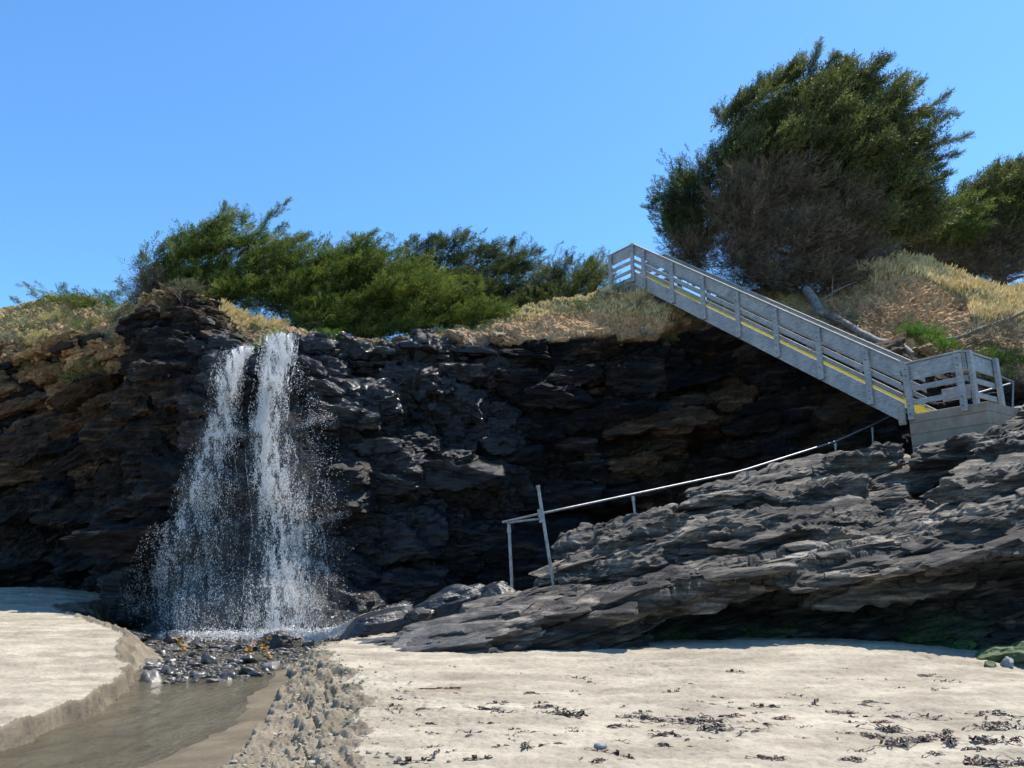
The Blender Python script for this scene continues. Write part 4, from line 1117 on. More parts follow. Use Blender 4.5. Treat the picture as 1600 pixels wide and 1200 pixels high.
tree("cypress_tree", (560, 500, 28.8), [
    (540, 410, 44, 26, 29.5), (500, 430, 44, 30, 29.5), (590, 430, 50, 28, 29.3), (520, 465, 50, 28, 29), (590, 470, 60, 26, 29), (655, 460, 50, 24, 29), (560, 505, 60, 22, 28.4), (640, 500, 55, 20, 28.4), (705, 490, 44, 18, 28.6), (490, 490, 34, 26, 28.6), (590, 525, 50, 11, 27.6), (520, 515, 50, 14, 27.6), (480, 505, 36, 18, 27.8), (640, 520, 50, 12, 27.8), (700, 508, 50, 14, 28), (560, 480, 80, 30, 28.4), (650, 480, 80, 26, 28.4), (740, 500, 40, 12, 28.4), (480, 460, 34, 34, 28.8), (540, 440, 60, 34, 29)],
    "sprawling yellow-green cypress filling the gap above the wet cliff right of the waterfall", 'leaf_a', (1, -.1, .3), .8, (.5, .9),
    spikes=[(560, 395, 548, 370, 29.5, 7), (545, 390, 585, 362, 29.5, 10), (530, 400, 510, 385, 29.5, 6), (720, 480, 752, 472, 28.6, 8), (730, 495, 778, 488, 28.6, 9), (740, 470, 750, 440, 29, 6), (690, 440, 745, 435, 29.2, 10)], seed=8, trunk_r=.2, dens=1.1)
tree("cypress_tree", (690, 470, 33.5), [
    (650, 400, 40, 20, 34), (700, 395, 46, 24, 34), (760, 400, 46, 24, 34), (810, 410, 34, 24, 34), (690, 430, 60, 26, 33.5), (770, 435, 56, 26, 33.5), (640, 425, 40, 26, 34), (820, 445, 36, 26, 33.8), (745, 465, 60, 22, 33.0), (800, 470, 50, 26, 33.2), (700, 450, 60, 30, 33.2), (780, 490, 60, 18, 32.4), (840, 470, 30, 24, 33)],
    "dark rounded cypress further back behind the middle of the cliff top", 'leaf_c', (1, .1, .35), .6, (.5, .85), dead=[(740, 460, 50, 22, 33, .5)],
    spikes=[(715, 385, 728, 366, 34, 7), (640, 390, 645, 372, 34, 6), (790, 392, 800, 378, 34, 6), (680, 385, 678, 374, 34, 5)], seed=9, trunk_r=.25)
tree("cypress_tree", (890, 478, 32.0), [
    (870, 425, 32, 22, 32.5), (910, 425, 34, 20, 32.5), (850, 450, 28, 24, 32.3), (890, 450, 40, 22, 32.2), (930, 440, 26, 28, 32.5), (925, 462, 34, 18, 31.5), (870, 470, 50, 20, 31.6), (900, 440, 44, 28, 32)],
    "shrubby dull green cypress just left of the top of the stairs", 'leaf_b', (.6, .1, .6), .5, (.38, .62),
    spikes=[(885, 415, 883, 396, 32.5, 6), (845, 430, 840, 408, 32.5, 6), (920, 415, 925, 404, 32.5, 5), (868, 450, 874, 415, 32, 7)], seed=10, trunk_r=.12)
tree("cypress_bush", (150, 478, 33.6), [(110, 468, 44, 10, 34), (160, 475, 40, 13, 33.6), (195, 485, 24, 14, 33), (130, 482, 30, 9, 33.2)],
    "low wind-flattened green cypress bush on the far left headland", 'leaf_a', (-1, .1, .35), .6, (.4, .7), spikes=[(180, 480, 148, 455, 33.8, 7), (60, 470, 40, 445, 34.5, 7), (190, 470, 187, 436, 33, 6), (35, 476, 20, 468, 34.5, 5), (90, 460, 100, 448, 34, 5), (205, 480, 206, 458, 33, 6)], seed=12, trunk_r=.06, cat="bush", limbs=False)

def bush(name, px, py, Y, rx, ry, mat, label, n=60, size=(.18, .34), seed=1, cat="shrub", group=None, dead=False, up=.7):
    g = np.random.default_rng(seed)
    base = at(px, py + ry * .6, Y)
    h = hit(CB, px, py + ry * .7)
    if h is not None and abs(h[1] - Y) < 3.5: base = h; Y = h[1] - .05
    root = empty(name, base, label, cat, group)
    mb = MB(); P, d, c, ax = sample_lobe(px, py, rx, ry, Y, n, g)
    dirs = d + np.array([0, 0, up]) + .4 * g.normal(size=P.shape)
    sc = size[0] + (size[1] - size[0]) * g.random(n)
    T_ = TPD if dead else TPL
    for k in range(3): mb.add(*instance(T_[k], P[k::3], dirs[k::3], sc[k::3], g, .9))
    mb.build("foliage", M[mat], root)
    sb = MB()
    for i in range(7):
        e = P[i * 3 % len(P)]; u = np.linspace(0, 1, 5)[:, None]
        sb.tube(base - np.array([0, 0, .15]) + (e - base + np.array([0, 0, .15])) * u, np.linspace(.02, .006, 5), 5)
    sb.build("stems", M['bark'], root, True)
    return root
bush("low_shrub", 285, 458, 27.2, 40, 13, 'brownshrub', "brown heather-like shrub on the crest of the rock bluff", 120, (.2, .4), 31, dead=True)
bush("low_shrub", 290, 448, 27.2, 28, 6, 'shrub', "grey-green cushion on top of the brown shrub on the bluff", 60, (.18, .3), 32)
bush("low_shrub", 960, 458, 27.9, 22, 13, 'shrub', "grey-green shrub at the foot of the top stair landing", 110, (.18, .34), 33)
bush("low_shrub", 995, 470, 27.7, 24, 12, 'drygrass', "straw-coloured tussock right of the grey shrub under the stair top", 100, (.2, .4), 34, dead=True)
bush("low_shrub", 870, 487, 28.0, 22, 6, 'shrub', "flat grey-green cushion plant on the dirt mound", 70, (.14, .26), 35)
bush("low_shrub", 905, 478, 28.0, 10, 4, 'greenshrub', "small bright green cushion plant on the dirt mound", 30, (.12, .22), 36)
bush("low_shrub", 1445, 527, 24.5, 28, 9, 'greenshrub', "bright green creeping shrub under the dirt scar, left of the fallen branch", 130, (.18, .34), 37)
bush("low_shrub", 1470, 545, 23.4, 24, 9, 'greenshrub', "bright green creeping shrub directly behind the lower landing rail", 100, (.18, .34), 38)
bush("low_shrub", 1560, 565, 22.6, 38, 12, 'greenshrub', "low green shrub right of the lower landing, under the fallen branch", 150, (.18, .34), 39)
bush("low_shrub", 1420, 520, 25, 22, 8, 'greenshrub', "small green shrub at the end of the grey log", 70, (.18, .3), 40)
bush("low_shrub", 1555, 590, 22.0, 34, 10, 'dull', "olive shrub by the metal rail of the lower landing", 90, (.16, .3), 41)
bush("low_shrub", 330, 553, 25.2, 15, 5, 'greenshrub', "green fern clump on the rock left of the falls", 40, (.14, .26), 42)
bush("low_shrub", 400, 512, 25.6, 10, 6, 'dull', "reddish-yellow succulent above the side stream", 30, (.12, .2), 43)
bush("low_shrub", 407, 548, 24.9, 9, 16, 'greenshrub', "mossy green plants hanging between the two streams", 60, (.12, .24), 44, up=-.3)
bush("low_shrub", 435, 520, 25.3, 14, 4, 'greenshrub', "bright green tuft at the lip of the main stream", 36, (.12, .2), 45)
bush("low_shrub", 515, 524, 26.6, 22, 5, 'greenshrub', "bright green herbs along the cliff lip right of the falls", 60, (.14, .24), 46)
bush("low_shrub", 125, 590, 30.6, 26, 14, 'dull', "yellow-green plants hanging on the left headland cliff", 90, (.2, .36), 47, up=-.2)
bush("low_shrub", 52, 560, 30.8, 12, 24, 'dull', "olive hanging plants on the brown part of the left headland", 80, (.2, .36), 48, up=-.4)
bush("low_shrub", 142, 575, 29.6, 20, 9, 'dull', "small yellow mat of plants beside the bluff on the left headland", 60, (.18, .3), 49, up=.1)
bush("low_shrub", 1040, 530, 27.0, 14, 7, 'dull', "tuft hanging over the broken edge below the upper stairs", 50, (.14, .28), 50, up=-.2)
bush("low_shrub", 470, 610, 24.4, 8, 14, 'greenshrub', "small green plant clinging to the wet rock right of the main stream", 26, (.1, .18), 51, up=-.3)
bush("low_shrub", 1360, 425, 27.4, 26, 14, 'drygrass', "straw tuft at the left end of the grassy hilltop", 60, (.25, .45), 52, dead=True)
bush("low_shrub", 1500, 480, 26.4, 14, 8, 'brownshrub', "brown twiggy shrub in the golden grass", 50, (.2, .3), 53, dead=True)
for i, (x, y, s) in enumerate([(30, 510, 30), (85, 500, 26), (140, 512, 30), (175, 500, 20), (60, 530, 26), (120, 528, 34), (5, 535, 30)]):
    bush("low_shrub", x, y, 32 + 1, s, 6, ('shrub', 'grass', 'dull')[i % 3], ("grey-green cushion plant high on the left headland slope", "yellow-green cushion plant near the top of the left headland", "grey-green cushion plant in the middle of the headland slope", "yellowish cushion plant beside the bluff on the headland", "pale cushion plant low on the headland slope", "long grey cushion plant along the headland's broken edge", "yellowish cushion plant at the far left edge of the headland")[i], 55, (.2, .36), 60 + i)

# dead shrubbery slope behind lower landing
bush("dead_brush", 1335, 496, 25.6, 36, 18, 'dead', "tangle of bare dead branches behind the grey log", 80, (.5, .9), 71, "brush", dead=True, up=.4)
bush("dead_brush", 1570, 540, 22.8, 50, 24, 'dead', "tangle of bare twigs behind the lower landing at the right edge", 130, (.5, .9), 72, "brush", dead=True, up=.3)

# ------------------------------------------------------------------ logs
def log(name, pts, rads, label, mat='palebark', cat="log", sides=12, tw=()):
    P = np.array([at(*p) for p in pts]); u = np.linspace(0, 1, len(P)); uu = np.linspace(0, 1, 40)
    Q = np.stack([np.interp(uu, u, P[:, i]) for i in range(3)], -1)
    k = np.array([1, 2, 3, 2, 1.]) / 9
    for i in range(3): Q[2:-2, i] = np.convolve(Q[:, i], k, 'valid')
    Q += .05 * np.stack([vn(uu * 9, uu * 0, uu * 0, s) for s in (1, 2, 3)], -1)
    rr = np.interp(uu, u, rads) * (1 + .12 * vn(uu * 14, uu * 0, uu * 0, 7))
    mb = MB(); mb.tube(Q, rr, sides)
    root = empty(name, P[0], label, cat); mb.build("trunk", M[mat], root, True)
    if tw:
        tb = MB()
        for a, b, r in tw:
            A_, B_ = at(*a), at(*b); v = np.linspace(0, 1, 8)[:, None]
            L_ = np.linalg.norm(B_ - A_)
            tb.tube(A_ + (B_ - A_) * v + .06 * L_ * np.sin(v * 3.1) * np.array([0, .3, 1]), np.linspace(r, r * .3, 8), 6)
        tb.build("side_branches", M[mat], root, True)
log("fallen_log", [(1262, 455, 27.0), (1280, 484, 25.9), (1320, 508, 24.6), (1360, 526, 23.7), (1400, 541, 22.9), (1428, 552, 22.4)], [.17, .16, .13, .12, .11, .08],
    "grey weathered tree trunk lying down the slope behind the stairs", tw=[((1283, 470, 26.8), (1340, 440, 26.2), .04), ((1300, 500, 26), (1352, 505, 24.6), .03), ((1300, 480, 26.4), (1302, 430, 26), .03), ((1340, 515, 25), (1410, 520, 24), .025)])
log("fallen_branch", [(1478, 533, 23.6), (1512, 522, 23.4), (1550, 508, 23.2), (1600, 488, 23.0), (1640, 470, 22.8)], [.06, .06, .06, .05, .04],
    "long thin grey fallen branch rising to the right edge above the lower landing", tw=[((1550, 508, 23.2), (1600, 520, 22.6), .02), ((1520, 520, 23.4), (1540, 524, 23), .02), ((1570, 500, 23), (1640, 540, 22.4), .02)])
log("bare_limb", [(1555, 440, 33.0), (1575, 425, 33.0), (1600, 405, 33), (1630, 385, 33)], [.16, .14, .12, .1], "pale bare limb leaning over the golden grass at the right edge",
    tw=[((1570, 430, 33), (1600, 420, 32.6), .1), ((1575, 440, 33), (1610, 430, 32.6), .09)])
log("root_snag", [(1000, 575 - 60, 26.4), (1012, 522, 26.2), (1026, 519, 26.1)], [.03, .028, .015], "thin pale root sticking out of the mound's broken edge", cat="root", sides=8)

# ------------------------------------------------------------------ grass on the tops
def grass(name, mask, n, hmin, hmax, mat, label, seed, wmul=1.0, heads=0):
    g = np.random.default_rng(seed)
    idx = np.flatnonzero((mask > 0).ravel()); wgt = mask.ravel()[idx]
    # weight by local area
    dS = np.gradient(CV, axis=1); dT = np.gradient(CV, axis=0)
    ar = np.linalg.norm(np.cross(dS, dT), axis=-1).ravel()[idx]
    wgt = wgt * ar; sel = g.choice(idx, n, p=wgt / wgt.sum())
    sel_s = dS.reshape(-1, 3)[sel] * g.normal(size=(n, 1)) * .7 + dT.reshape(-1, 3)[sel] * g.normal(size=(n, 1)) * .7
    P = CV.reshape(-1, 3)[sel] + sel_s
    cl = .5 + .5 * vn(P[:, 0] * 1.5, P[:, 1] * 1.5, P[:, 2] * 0, seed)
    h = (hmin + (hmax - hmin) * g.random(n)) * (.55 + .8 * cl)
    ln = np.stack([.35 + .3 * g.normal(size=n), .2 * g.normal(size=n), np.ones(n)], -1); ln /= np.linalg.norm(ln, axis=1)[:, None]
    s = g.normal(size=(n, 3)); s[:, 2] = 0; s /= np.linalg.norm(s, axis=1)[:, None]
    wd = (.010 + .012 * g.random(n))[:, None] * wmul
    top = P + ln * h[:, None] + np.array([.12, 0, -.03]) * h[:, None]
    md = P + ln * h[:, None] * .55
    V = np.stack([P - s * wd * .6 - [0, 0, .03], P + s * wd * .6 - [0, 0, .03], md + s * wd, top, md - s * wd], 1)
    b = np.arange(n)[:, None] * 5
    f = np.concatenate([b + np.array([[0, 1, 2, 4]])], 0)
    mb = MB(); mb.add(V.reshape(-1, 3), f)
    V2 = np.stack([md - s * wd, md + s * wd, top + s * wd * .15, top - s * wd * .15], 1); f2 = np.arange(n * 4).reshape(-1, 4)
    mb.add(V2.reshape(-1, 3), f2)
    if heads:
        q = g.choice(n, heads, replace=False); hd = top[q]; r = .018 + .015 * g.random(heads)
        u = ln[q] * (.10 + .06 * g.random(heads))[:, None]
        V3 = np.stack([hd - u * .2, hd + s[q] * r[:, None], hd + u, hd - s[q] * r[:, None]], 1)
        mb.add(V3.reshape(-1, 3), np.arange(heads * 4).reshape(-1, 4))
        s2 = np.cross(s[q], ln[q])
        V4 = np.stack([hd - u * .2, hd + s2 * r[:, None], hd + u, hd - s2 * r[:, None]], 1)
        mb.add(V4.reshape(-1, 3), np.arange(heads * 4).reshape(-1, 4))
    o = mb.build(name, M[mat], None); tag(o, label, "grass", kind='stuff')
TOPM = (CTT > 3.12) * (CTT < 4.5) * (CSCAR < .35)
PYc = project(CV)[1]
grass("golden_grass", TOPM * (CPX > 1365) * (CPX < 1800) * (CTT > 3.50) * (CTT < 4.2), 34000, .16, .38, 'drygrass', "tall golden seeding grass on the right hilltop", 81, 1.1, 5000)
grass("green_grass", TOPM * (CPX > 1360) * (CPX < 1800) * (CTT > 3.45) * (CTT < 4.3), 5000, .10, .28, 'grass', "green grass mixed into the golden grass on the right hilltop", 82)
grass("headland_grass", TOPM * (CPX < 215) * (CTT < 4.2) * (CTT > 3.3), 16000, .04, .13, 'grass', "short yellow-green turf on the left headland", 83)
grass("mound_grass", TOPM * (CPX > 800) * (CPX < 1055) * (CTT > 3.55) * (CTT < 4.3), 6000, .04, .12, 'drygrass', "thin dry turf on top of the mound left of the stair head", 84)
grass("mound_edge_grass", TOPM * (CPX > 940) * (CPX < 1060) * (CTT > 3.5) * (CTT < 4.0), 2400, .08, .22, 'drygrass', "dry grass along the broken edge under the stair head", 85)
grass("bluff_grass", (CTT > 3.6) * (CTT < 4.2) * (CPX > 345) * (CPX < 450), 3000, .08, .22, 'drygrass', "pale dry grass on the back of the bluff above the falls", 86, 1, 300)

# ------------------------------------------------------------------ the wooden stairs
def wood_mat(name, a, b, rough=.75):
    m, t, p = newmat(name)
    g = objc(t)
    n = noise(t, 3, 8, .7, scaled(t, g, (2.2, 2.2, 9)))
    n2 = noise(t, 2.2, 4, .6, g)
    n3 = N(t, "ShaderNodeTexVoronoi"); n3.inputs["Scale"].default_value = 7; t.links.new(g, n3.inputs["Vector"])
    c = ramp(t, n.outputs[0], [(.3, a), (.7, b)])
    cc = mix(t, .6, c.outputs[0], ramp(t, n2.outputs[0], [(.35, (.65, .68, .72)), (.65, (1.2, 1.17, 1.12))]).outputs[0], 'MULTIPLY')
    cc = mix(t, ramp(t, n3.outputs["Distance"], [(.04, (.5,) * 3), (.09, (0,) * 3)]).outputs[0], cc, (.5, .5, .5))
    t.links.new(cc, p.inputs["Base Color"]); p.inputs["Roughness"].default_value = rough
    bump(t, p, n.outputs[0], .35, .012); return m
M['wood'] = wood_mat("weathered_wood", (.19, .195, .195), (.46, .455, .44))
M['woodwarm'] = wood_mat("weathered_wood_warm", (.17, .155, .13), (.42, .39, .33))
M['yellow'] = simple("yellow_paint", (.72, .50, .01), (.90, .66, .015), .45, 20, bmp=.15)
M['steel'] = simple("galvanized_steel", (.14, .145, .15), (.30, .305, .31), .42, 12, metal=.5, bmp=.1)
M['bolt'] = simple("bolt_steel", (.03, .03, .03), (.10, .08, .07), .6, 12, metal=.4, bmp=.1)
def concrete_mat():
    m, t, p = newmat("board_formed_concrete")
    g = geo(t)
    n = noise(t, 3, 8, .65, g); n2 = noise(t, 40, 4, .6, g)
    c = ramp(t, n.outputs[0], [(.3, (.20, .155, .11)), (.7, (.36, .285, .21))])
    wv = N(t, "ShaderNodeTexWave"); wv.wave_type = 'BANDS'; wv.bands_direction = 'Z'; wv.inputs["Scale"].default_value = 1.05; wv.inputs["Distortion"].default_value = .15
    t.links.new(g, wv.inputs["Vector"])
    l = ramp(t, wv.outputs["Fac"], [(.0, (.6,) * 3), (.05, (1,) * 3)])
    cc = mix(t, 1.0, c.outputs[0], l.outputs[0], 'MULTIPLY')
    t.links.new(cc, p.inputs["Base Color"]); p.inputs["Roughness"].default_value = .9
    b = bump(t, p, l.outputs[0], .5, .01); bump(t, p, n2.outputs[0], .4, .008, b); return m
M['concrete'] = concrete_mat()
T0, T6 = at(1354, 542, 20.1), at(1007, 389, 26.9)
dT_ = (T6 - T0) / 6
def TL(t): return T0 + dT_ * t
Dh = np.array([-dT_[0], -dT_[1], 0]); Dh /= np.linalg.norm(Dh)       # downhill, level
Nr = np.array([-Dh[1], Dh[0], 0])                                    # towards the far side
if Nr[0] < 0: Nr = -Nr
WID = 1.72
ZU = np.array([0, 0, 1.])
tA, tTop = -.72, 6.42
A0 = TL(tA); A1 = A0 + Dh * 1.42; A1[2] = A0[2]
U0 = TL(tTop); U1 = U0 - Dh * 1.30; U1[2] = U0[2]
stairs = empty("staircase", A0 - ZU * 1.5, "long grey weathered wooden staircase with yellow tread edges climbing the cliff", "staircase")
def board(p, q, top, bot, th=.045, off=0.0, name="rail_board", mat='wood', par=None):
    """p,q on the top rail line; top/bot metres below it; off along Nr"""
    mb = MB(); o = Nr * off - ZU * (top + bot) / 2
    mb.beam(p + o, q + o, Nr * th, ZU * (bot - top), .004)
    return mb.build(name, M[mat], par or stairs)
def post(p, off, top, bot, face=1, w_=.16, th=.085, n=None, along=None):
    n = Nr if n is None else n; a = Dh if along is None else along
    mb = MB(); mb.beam(p + n * off - ZU * bot, p + n * off - ZU * top, a * w_, n * th, .008)
    o = mb.build("post", M['wood'], stairs)
    bb = MB()
    for dz in (top + .12, top + .30, bot - .14, bot - .36):
        c = p + n * (off - math.copysign(th / 2 + .003, 1)) - ZU * dz
        bb.tube([c, c - n * .012], .017, 8)
    bo = bb.build("bolts", M['bolt'], o); bo.location = (0, 0, 0)
    return o
for off, sgn in ((0, -1), (WID, 1)):
    far = off > 0
    p0, p1 = TL(tA), TL(tTop)
    # boards in lengths between posts 0,2,4,6 like real lumber
    cuts = [tA + .12, 1.5, 3.5, tTop] if not far else [tA + .3, 2.5, 4.5, tTop]
    for a, b in zip(cuts[:-1], cuts[1:]):
        e = .004
        board(TL(a + e), TL(b - e), .03, .46, off=off)
        board(TL(a + e), TL(b - e), .60, .76, off=off)
        board(TL(a + e), TL(b - e), .88, 1.03, off=off, mat='wood' if far else 'woodwarm')
    mb = MB(); mb.beam(TL(tA + .1) + Nr * off, TL(tTop) + Nr * off, Nr * .15, ZU * .045, .006); mb.build("top_cap", M['wood'], stairs)
    mb = MB(); mb.beam(TL(tA + .12) + Nr * off - ZU * 1.40, TL(tTop - .02) + Nr * off - ZU * 1.40, Nr * .075, ZU * .56, .006); mb.build("stringer", M['wood'], stairs)
    for i in range(0, 7):
        post(TL(i) - ZU * .0, off + sgn * .095, .09, 1.62)
    # level pieces at both landings
    for q0, q1, fz in ((A0, A1, 0), (U1, U0, 1)):
        if far and fz == 0: q0 = q0 - Dh * 0; 
        if far and fz == 0: continue
        board(q0, q1, .03, .46, off=off); board(q0, q1, .62, .75, off=off); board(q0, q1, .98, 1.11, off=off)
        if fz == 1: board(q0, q1, 1.34, 1.46, off=off)
        mb = MB(); mb.beam(q0 + Nr * off, q1 + Nr * off, Nr * .11, ZU * .045, .006); mb.build("top_cap", M['wood'], stairs)
        for q in ((q0 + Dh * .04, q1 - Dh * .08) if fz == 0 else (q0 + Dh * .05, q1)):
            post(q, off + sgn * .095, .02 if fz else .06, 1.50 if fz == 0 else 1.55, w_=.15)
# end rail of the lower landing
E0, E1 = A1 + Nr * .03 + Dh * .02, A1 + Nr * WID + Dh * .02
def eboard(top, bot):
    mb = MB(); o = -ZU * (top + bot) / 2; mb.beam(E0 + o, E1 + o, Dh * .045, ZU * (bot - top), .004); mb.build("rail_board", M['wood'], stairs)
for a, b in ((.03, .44), (.62, .75), (.98, 1.11)): eboard(a, b)
mb = MB(); mb.beam(E0, E1, Dh * .11, ZU * .045, .006); mb.build("top_cap", M['wood'], stairs)
for q in (E0 + Nr * .10, E1 - Nr * .25):
    post(q, .09, -.02, 1.55, w_=.15, th=.10, n=Dh, along=Nr)
# far-side short board seen through the landing
FB0, FB1 = A0 + Nr * WID, A0 + Nr * WID + Dh * .75
board(FB0 - Nr * WID, FB1 - Nr * WID, .45, .80, off=WID)
# treads
run = .262; nt_ = int(np.linalg.norm((TL(tTop) - TL(tA))[:2]) / run)
P_lo = TL(tA) - ZU * 1.40
for i in range(nt_ + 1):
    f = (i + .5) / nt_
    tt = tA + (tTop - tA) * f
    c = TL(tt) - ZU * 1.34
    mb = MB(); mb.beam(c + Nr * .04, c + Nr * (WID - .04), Dh * .30, ZU * .05, .004)
    tr = mb.build("tread", M['wood'], stairs)
    mb = MB(); q = c + Dh * .172 + ZU * .004; mb.beam(q + Nr * .05, q + Nr * (WID - .05), Dh * .045, ZU * .11, .004)
    nb = mb.build("nosing", M['yellow'], tr); nb.location = (0, 0, 0)
# small wooden notice and bearing block
s0 = TL(3.12) - ZU * .24 - Nr * .03
mb = MB(); dn = unit(dT_); mb.beam(s0 + dn * -.23, s0 + dn * .23, Nr * .02, np.cross(dn, Nr) * .24, .003); mb.build("splice_plate", M['woodwarm'], stairs)
q = TL(tA + .15) - ZU * 1.52 - Nr * .09
mb = MB(); mb.beam(q - ZU * .22, q + ZU * .22, Dh * .18, Nr * .07, .006); mb.build("bearing_block", M['woodwarm'], stairs)
# concrete landings
def concrete_block(name, c0, c1, depth, ztop, zbot, label, batter=.0):
    g = MB(); n = 14
    mid = (c0 + c1) / 2; L = np.linalg.norm((c1 - c0)[:2])
    ctr = mid + Nr * depth / 2
    lo, hi = ctr.copy(), ctr.copy(); lo[2], hi[2] = zbot, ztop
    g.beam(lo, hi, Dh * L, Nr * depth, .02)
    root = empty(name, lo, label, "concrete landing")
    g.build("block", M['concrete'], root)
    s = MB(); a, b = c0.copy(), c1.copy(); a[2] = b[2] = ztop + .03
    s.beam(a + Nr * depth / 2, b + Nr * depth / 2, Nr * (depth - .12), ZU * .06, .01); s.build("deck", M['concrete'], root)
    return root
concrete_block("concrete_landing", A0 - Dh * .10, A1 + Dh * .40, WID + .1, A0[2] - 1.38, A0[2] - 3.1, "tan board-marked concrete block carrying the foot of the stairs on the outcrop")
concrete_block("concrete_landing", U1 - Dh * .12, U0 + Dh * .30, WID + .1, U0[2] - 1.30, U0[2] - 2.6, "dark concrete block under the top landing of the stairs")

# ------------------------------------------------------------------ metal handrails
def pipe(pts, r, name, par, n=2):
    mb = MB(); P = []
    for a, b in zip(pts[:-1], pts[1:]):
        P += [a + (b - a) * k / n for k in range(n)]
    P.append(pts[-1]); mb.tube(np.array(P), r, 12); return mb.build(name, M['steel'], par, True)
RL = [(785, 816, 16.9), (843, 803, 16.6), (990, 772, 17.6), (1150, 738, 18.7), (1168, 733, 18.8), (1305, 690, 20.0), (1363, 664, 20.9), (1412, 640, 21.6)]
RS_ = 1
rail = empty("handrail", at(795, 890, 16.9), "galvanised pipe handrail following the crest of the outcrop up to the stairs", "handrail")
PP = [at(*p) for p in RL]
pipe(PP, .025, "top_rail", rail, 3)
pipe([at(792, 817, 16.9), at(842, 811, 16.35)], .022, "return_rail", rail)
def fit(p, q, px_):
    mb = MB(); mb.tube([p, q], px_, 12); return mb.build("fitting", M['steel'], rail, True)
for (x0, y0, x1, y1, Y, r) in ((795, 819, 800, 918, 16.9, .034), (840.5, 759, 866, 922, 16.42, .036), (989, 775, 994, 822, 17.6, .030), (1167.5, 736, 1169, 760, 18.8, .028), (1305, 692, 1307, 722, 20.0, .030), (1363, 668, 1365, 706, 20.9, .028)):
    top = at(x0, y0, Y); bt = at(x1, y1, Y)
    pp = pipe([top, bt], r, "post", rail)
    if Y == 16.42:
        c = at(844.5, 806, Y); dd = unit(bt - top); fit(c - dd * .14, c + dd * .14, .05)
        fit(top - dd * .01, top + dd * .045, .045)
    elif Y == 16.9: fit(at(795, 824, Y), at(795.6, 833, Y), .044)
    else:
        dd = unit(bt - top); fit(top, top + dd * .12, r + .010)
rail2 = empty("handrail", at(1578, 632, 20.3), "short pipe handrail at the right side of the lower landing", "handrail")
a, b, c, d = at(1548, 582, 19.3), at(1583, 597, 20.2), at(1582, 640, 20.25), at(1528, 614, 19.7)
for nm, pts in (("top_rail", [a, b]), ("post", [b, c]), ("lower_rail", [b - ZU * .02, d])):
    mb = MB(); mb.tube(np.array([pts[0] + (pts[1] - pts[0]) * k / 4 for k in range(5)]), .026, 10); mb.build(nm, M['steel'], rail2, True)

# ------------------------------------------------------------------ kelp wrack and debris
def kelp_mesh(seed, mat, spread=.35, n=26):
    g = np.random.default_rng(seed); mb = MB()
    for i in range(n):
        L = spread * (.25 + .6 * g.random()); a0 = 6.28 * g.random(); p = np.array([g.normal() * spread * .30, g.normal() * spread * .12, .01])
        m = 9; th = a0 + np.cumsum(g.normal(size=m) * .55); st = L / m
        x = p[0] + np.cumsum(np.cos(th) * st * 1.5); y = p[1] + np.cumsum(np.sin(th) * st * .8)
        z = .012 + np.abs(np.sin(np.linspace(0, 3.1, m))) * (.015 + .06 * g.random() ** 2)
        w_ = .008 + .020 * g.random() ** 2; s = np.stack([-np.sin(th), np.cos(th), .5 * g.normal(size=m)], -1) * w_
        C_ = np.stack([x, y, z], -1); V = np.stack([C_ - s, C_ + [0, 0, .006], C_ + s], 1)
        mb.add(V, grid_faces(m, 3))
    return mesh_np(np.concatenate(mb.v), np.concatenate(mb.f), mat, False)
M['kelp'] = simple("dry_kelp", (.022, .014, .010), (.085, .05, .032), .45, 9, obj=True)
M['redkelp'] = simple("red_kelp", (.08, .02, .015), (.22, .06, .03), .4, 9, obj=True)
M['amber'] = simple("amber_kelp", (.30, .14, .015), (.60, .30, .04), .3, 9, obj=True)
KM = [kelp_mesh(i, M['kelp'], .3, 22) for i in range(5)]; KT = [kelp_mesh(10 + i, M['kelp'], .16, 7) for i in range(4)]
KR = kelp_mesh(20, M['redkelp'], .14, 12)
def sand_pt(px, py):
    z = .2
    for _ in range(12):
        ang = math.atan((py - 600) / F) - PITCH; Y = (EYE - z) / max(math.tan(ang), .02)
        X = col(px, Y, z)[0]; z = float(beach_z(np.array([X]), np.array([Y]))[0][0])
    return X, Y, z
g = np.random.default_rng(9)
BIG = [(760, 1105, .9, 0), (852, 1107, .9, 1), (885, 1118, 1.3, 2), (997, 1118, 1.1, 3), (1030, 1128, .9, 4), (1095, 1128, 1.2, 0), (1115, 1142, 1.2, 1), (1035, 1150, .9, 2), (1320, 1114, .9, 3), (1390, 1144, 1.1, 4),
       (1360, 1152, .8, 0), (1400, 1165, 1.4, 1), (1445, 1158, 1.1, 2), (1485, 1158, 1.1, 3), (1545, 1140, 1.2, 4), (1550, 1160, 1.3, 0), (1525, 1172, .8, 1), (1520, 1190, 1.4, 2), (1580, 1194, 1.5, 3), (1460, 1178, .7, 4), (1200, 1185, .7, 0), (1330, 1190, .9, 1), (1555, 1130, .8, 2), (1480, 1146, .8, 3)]
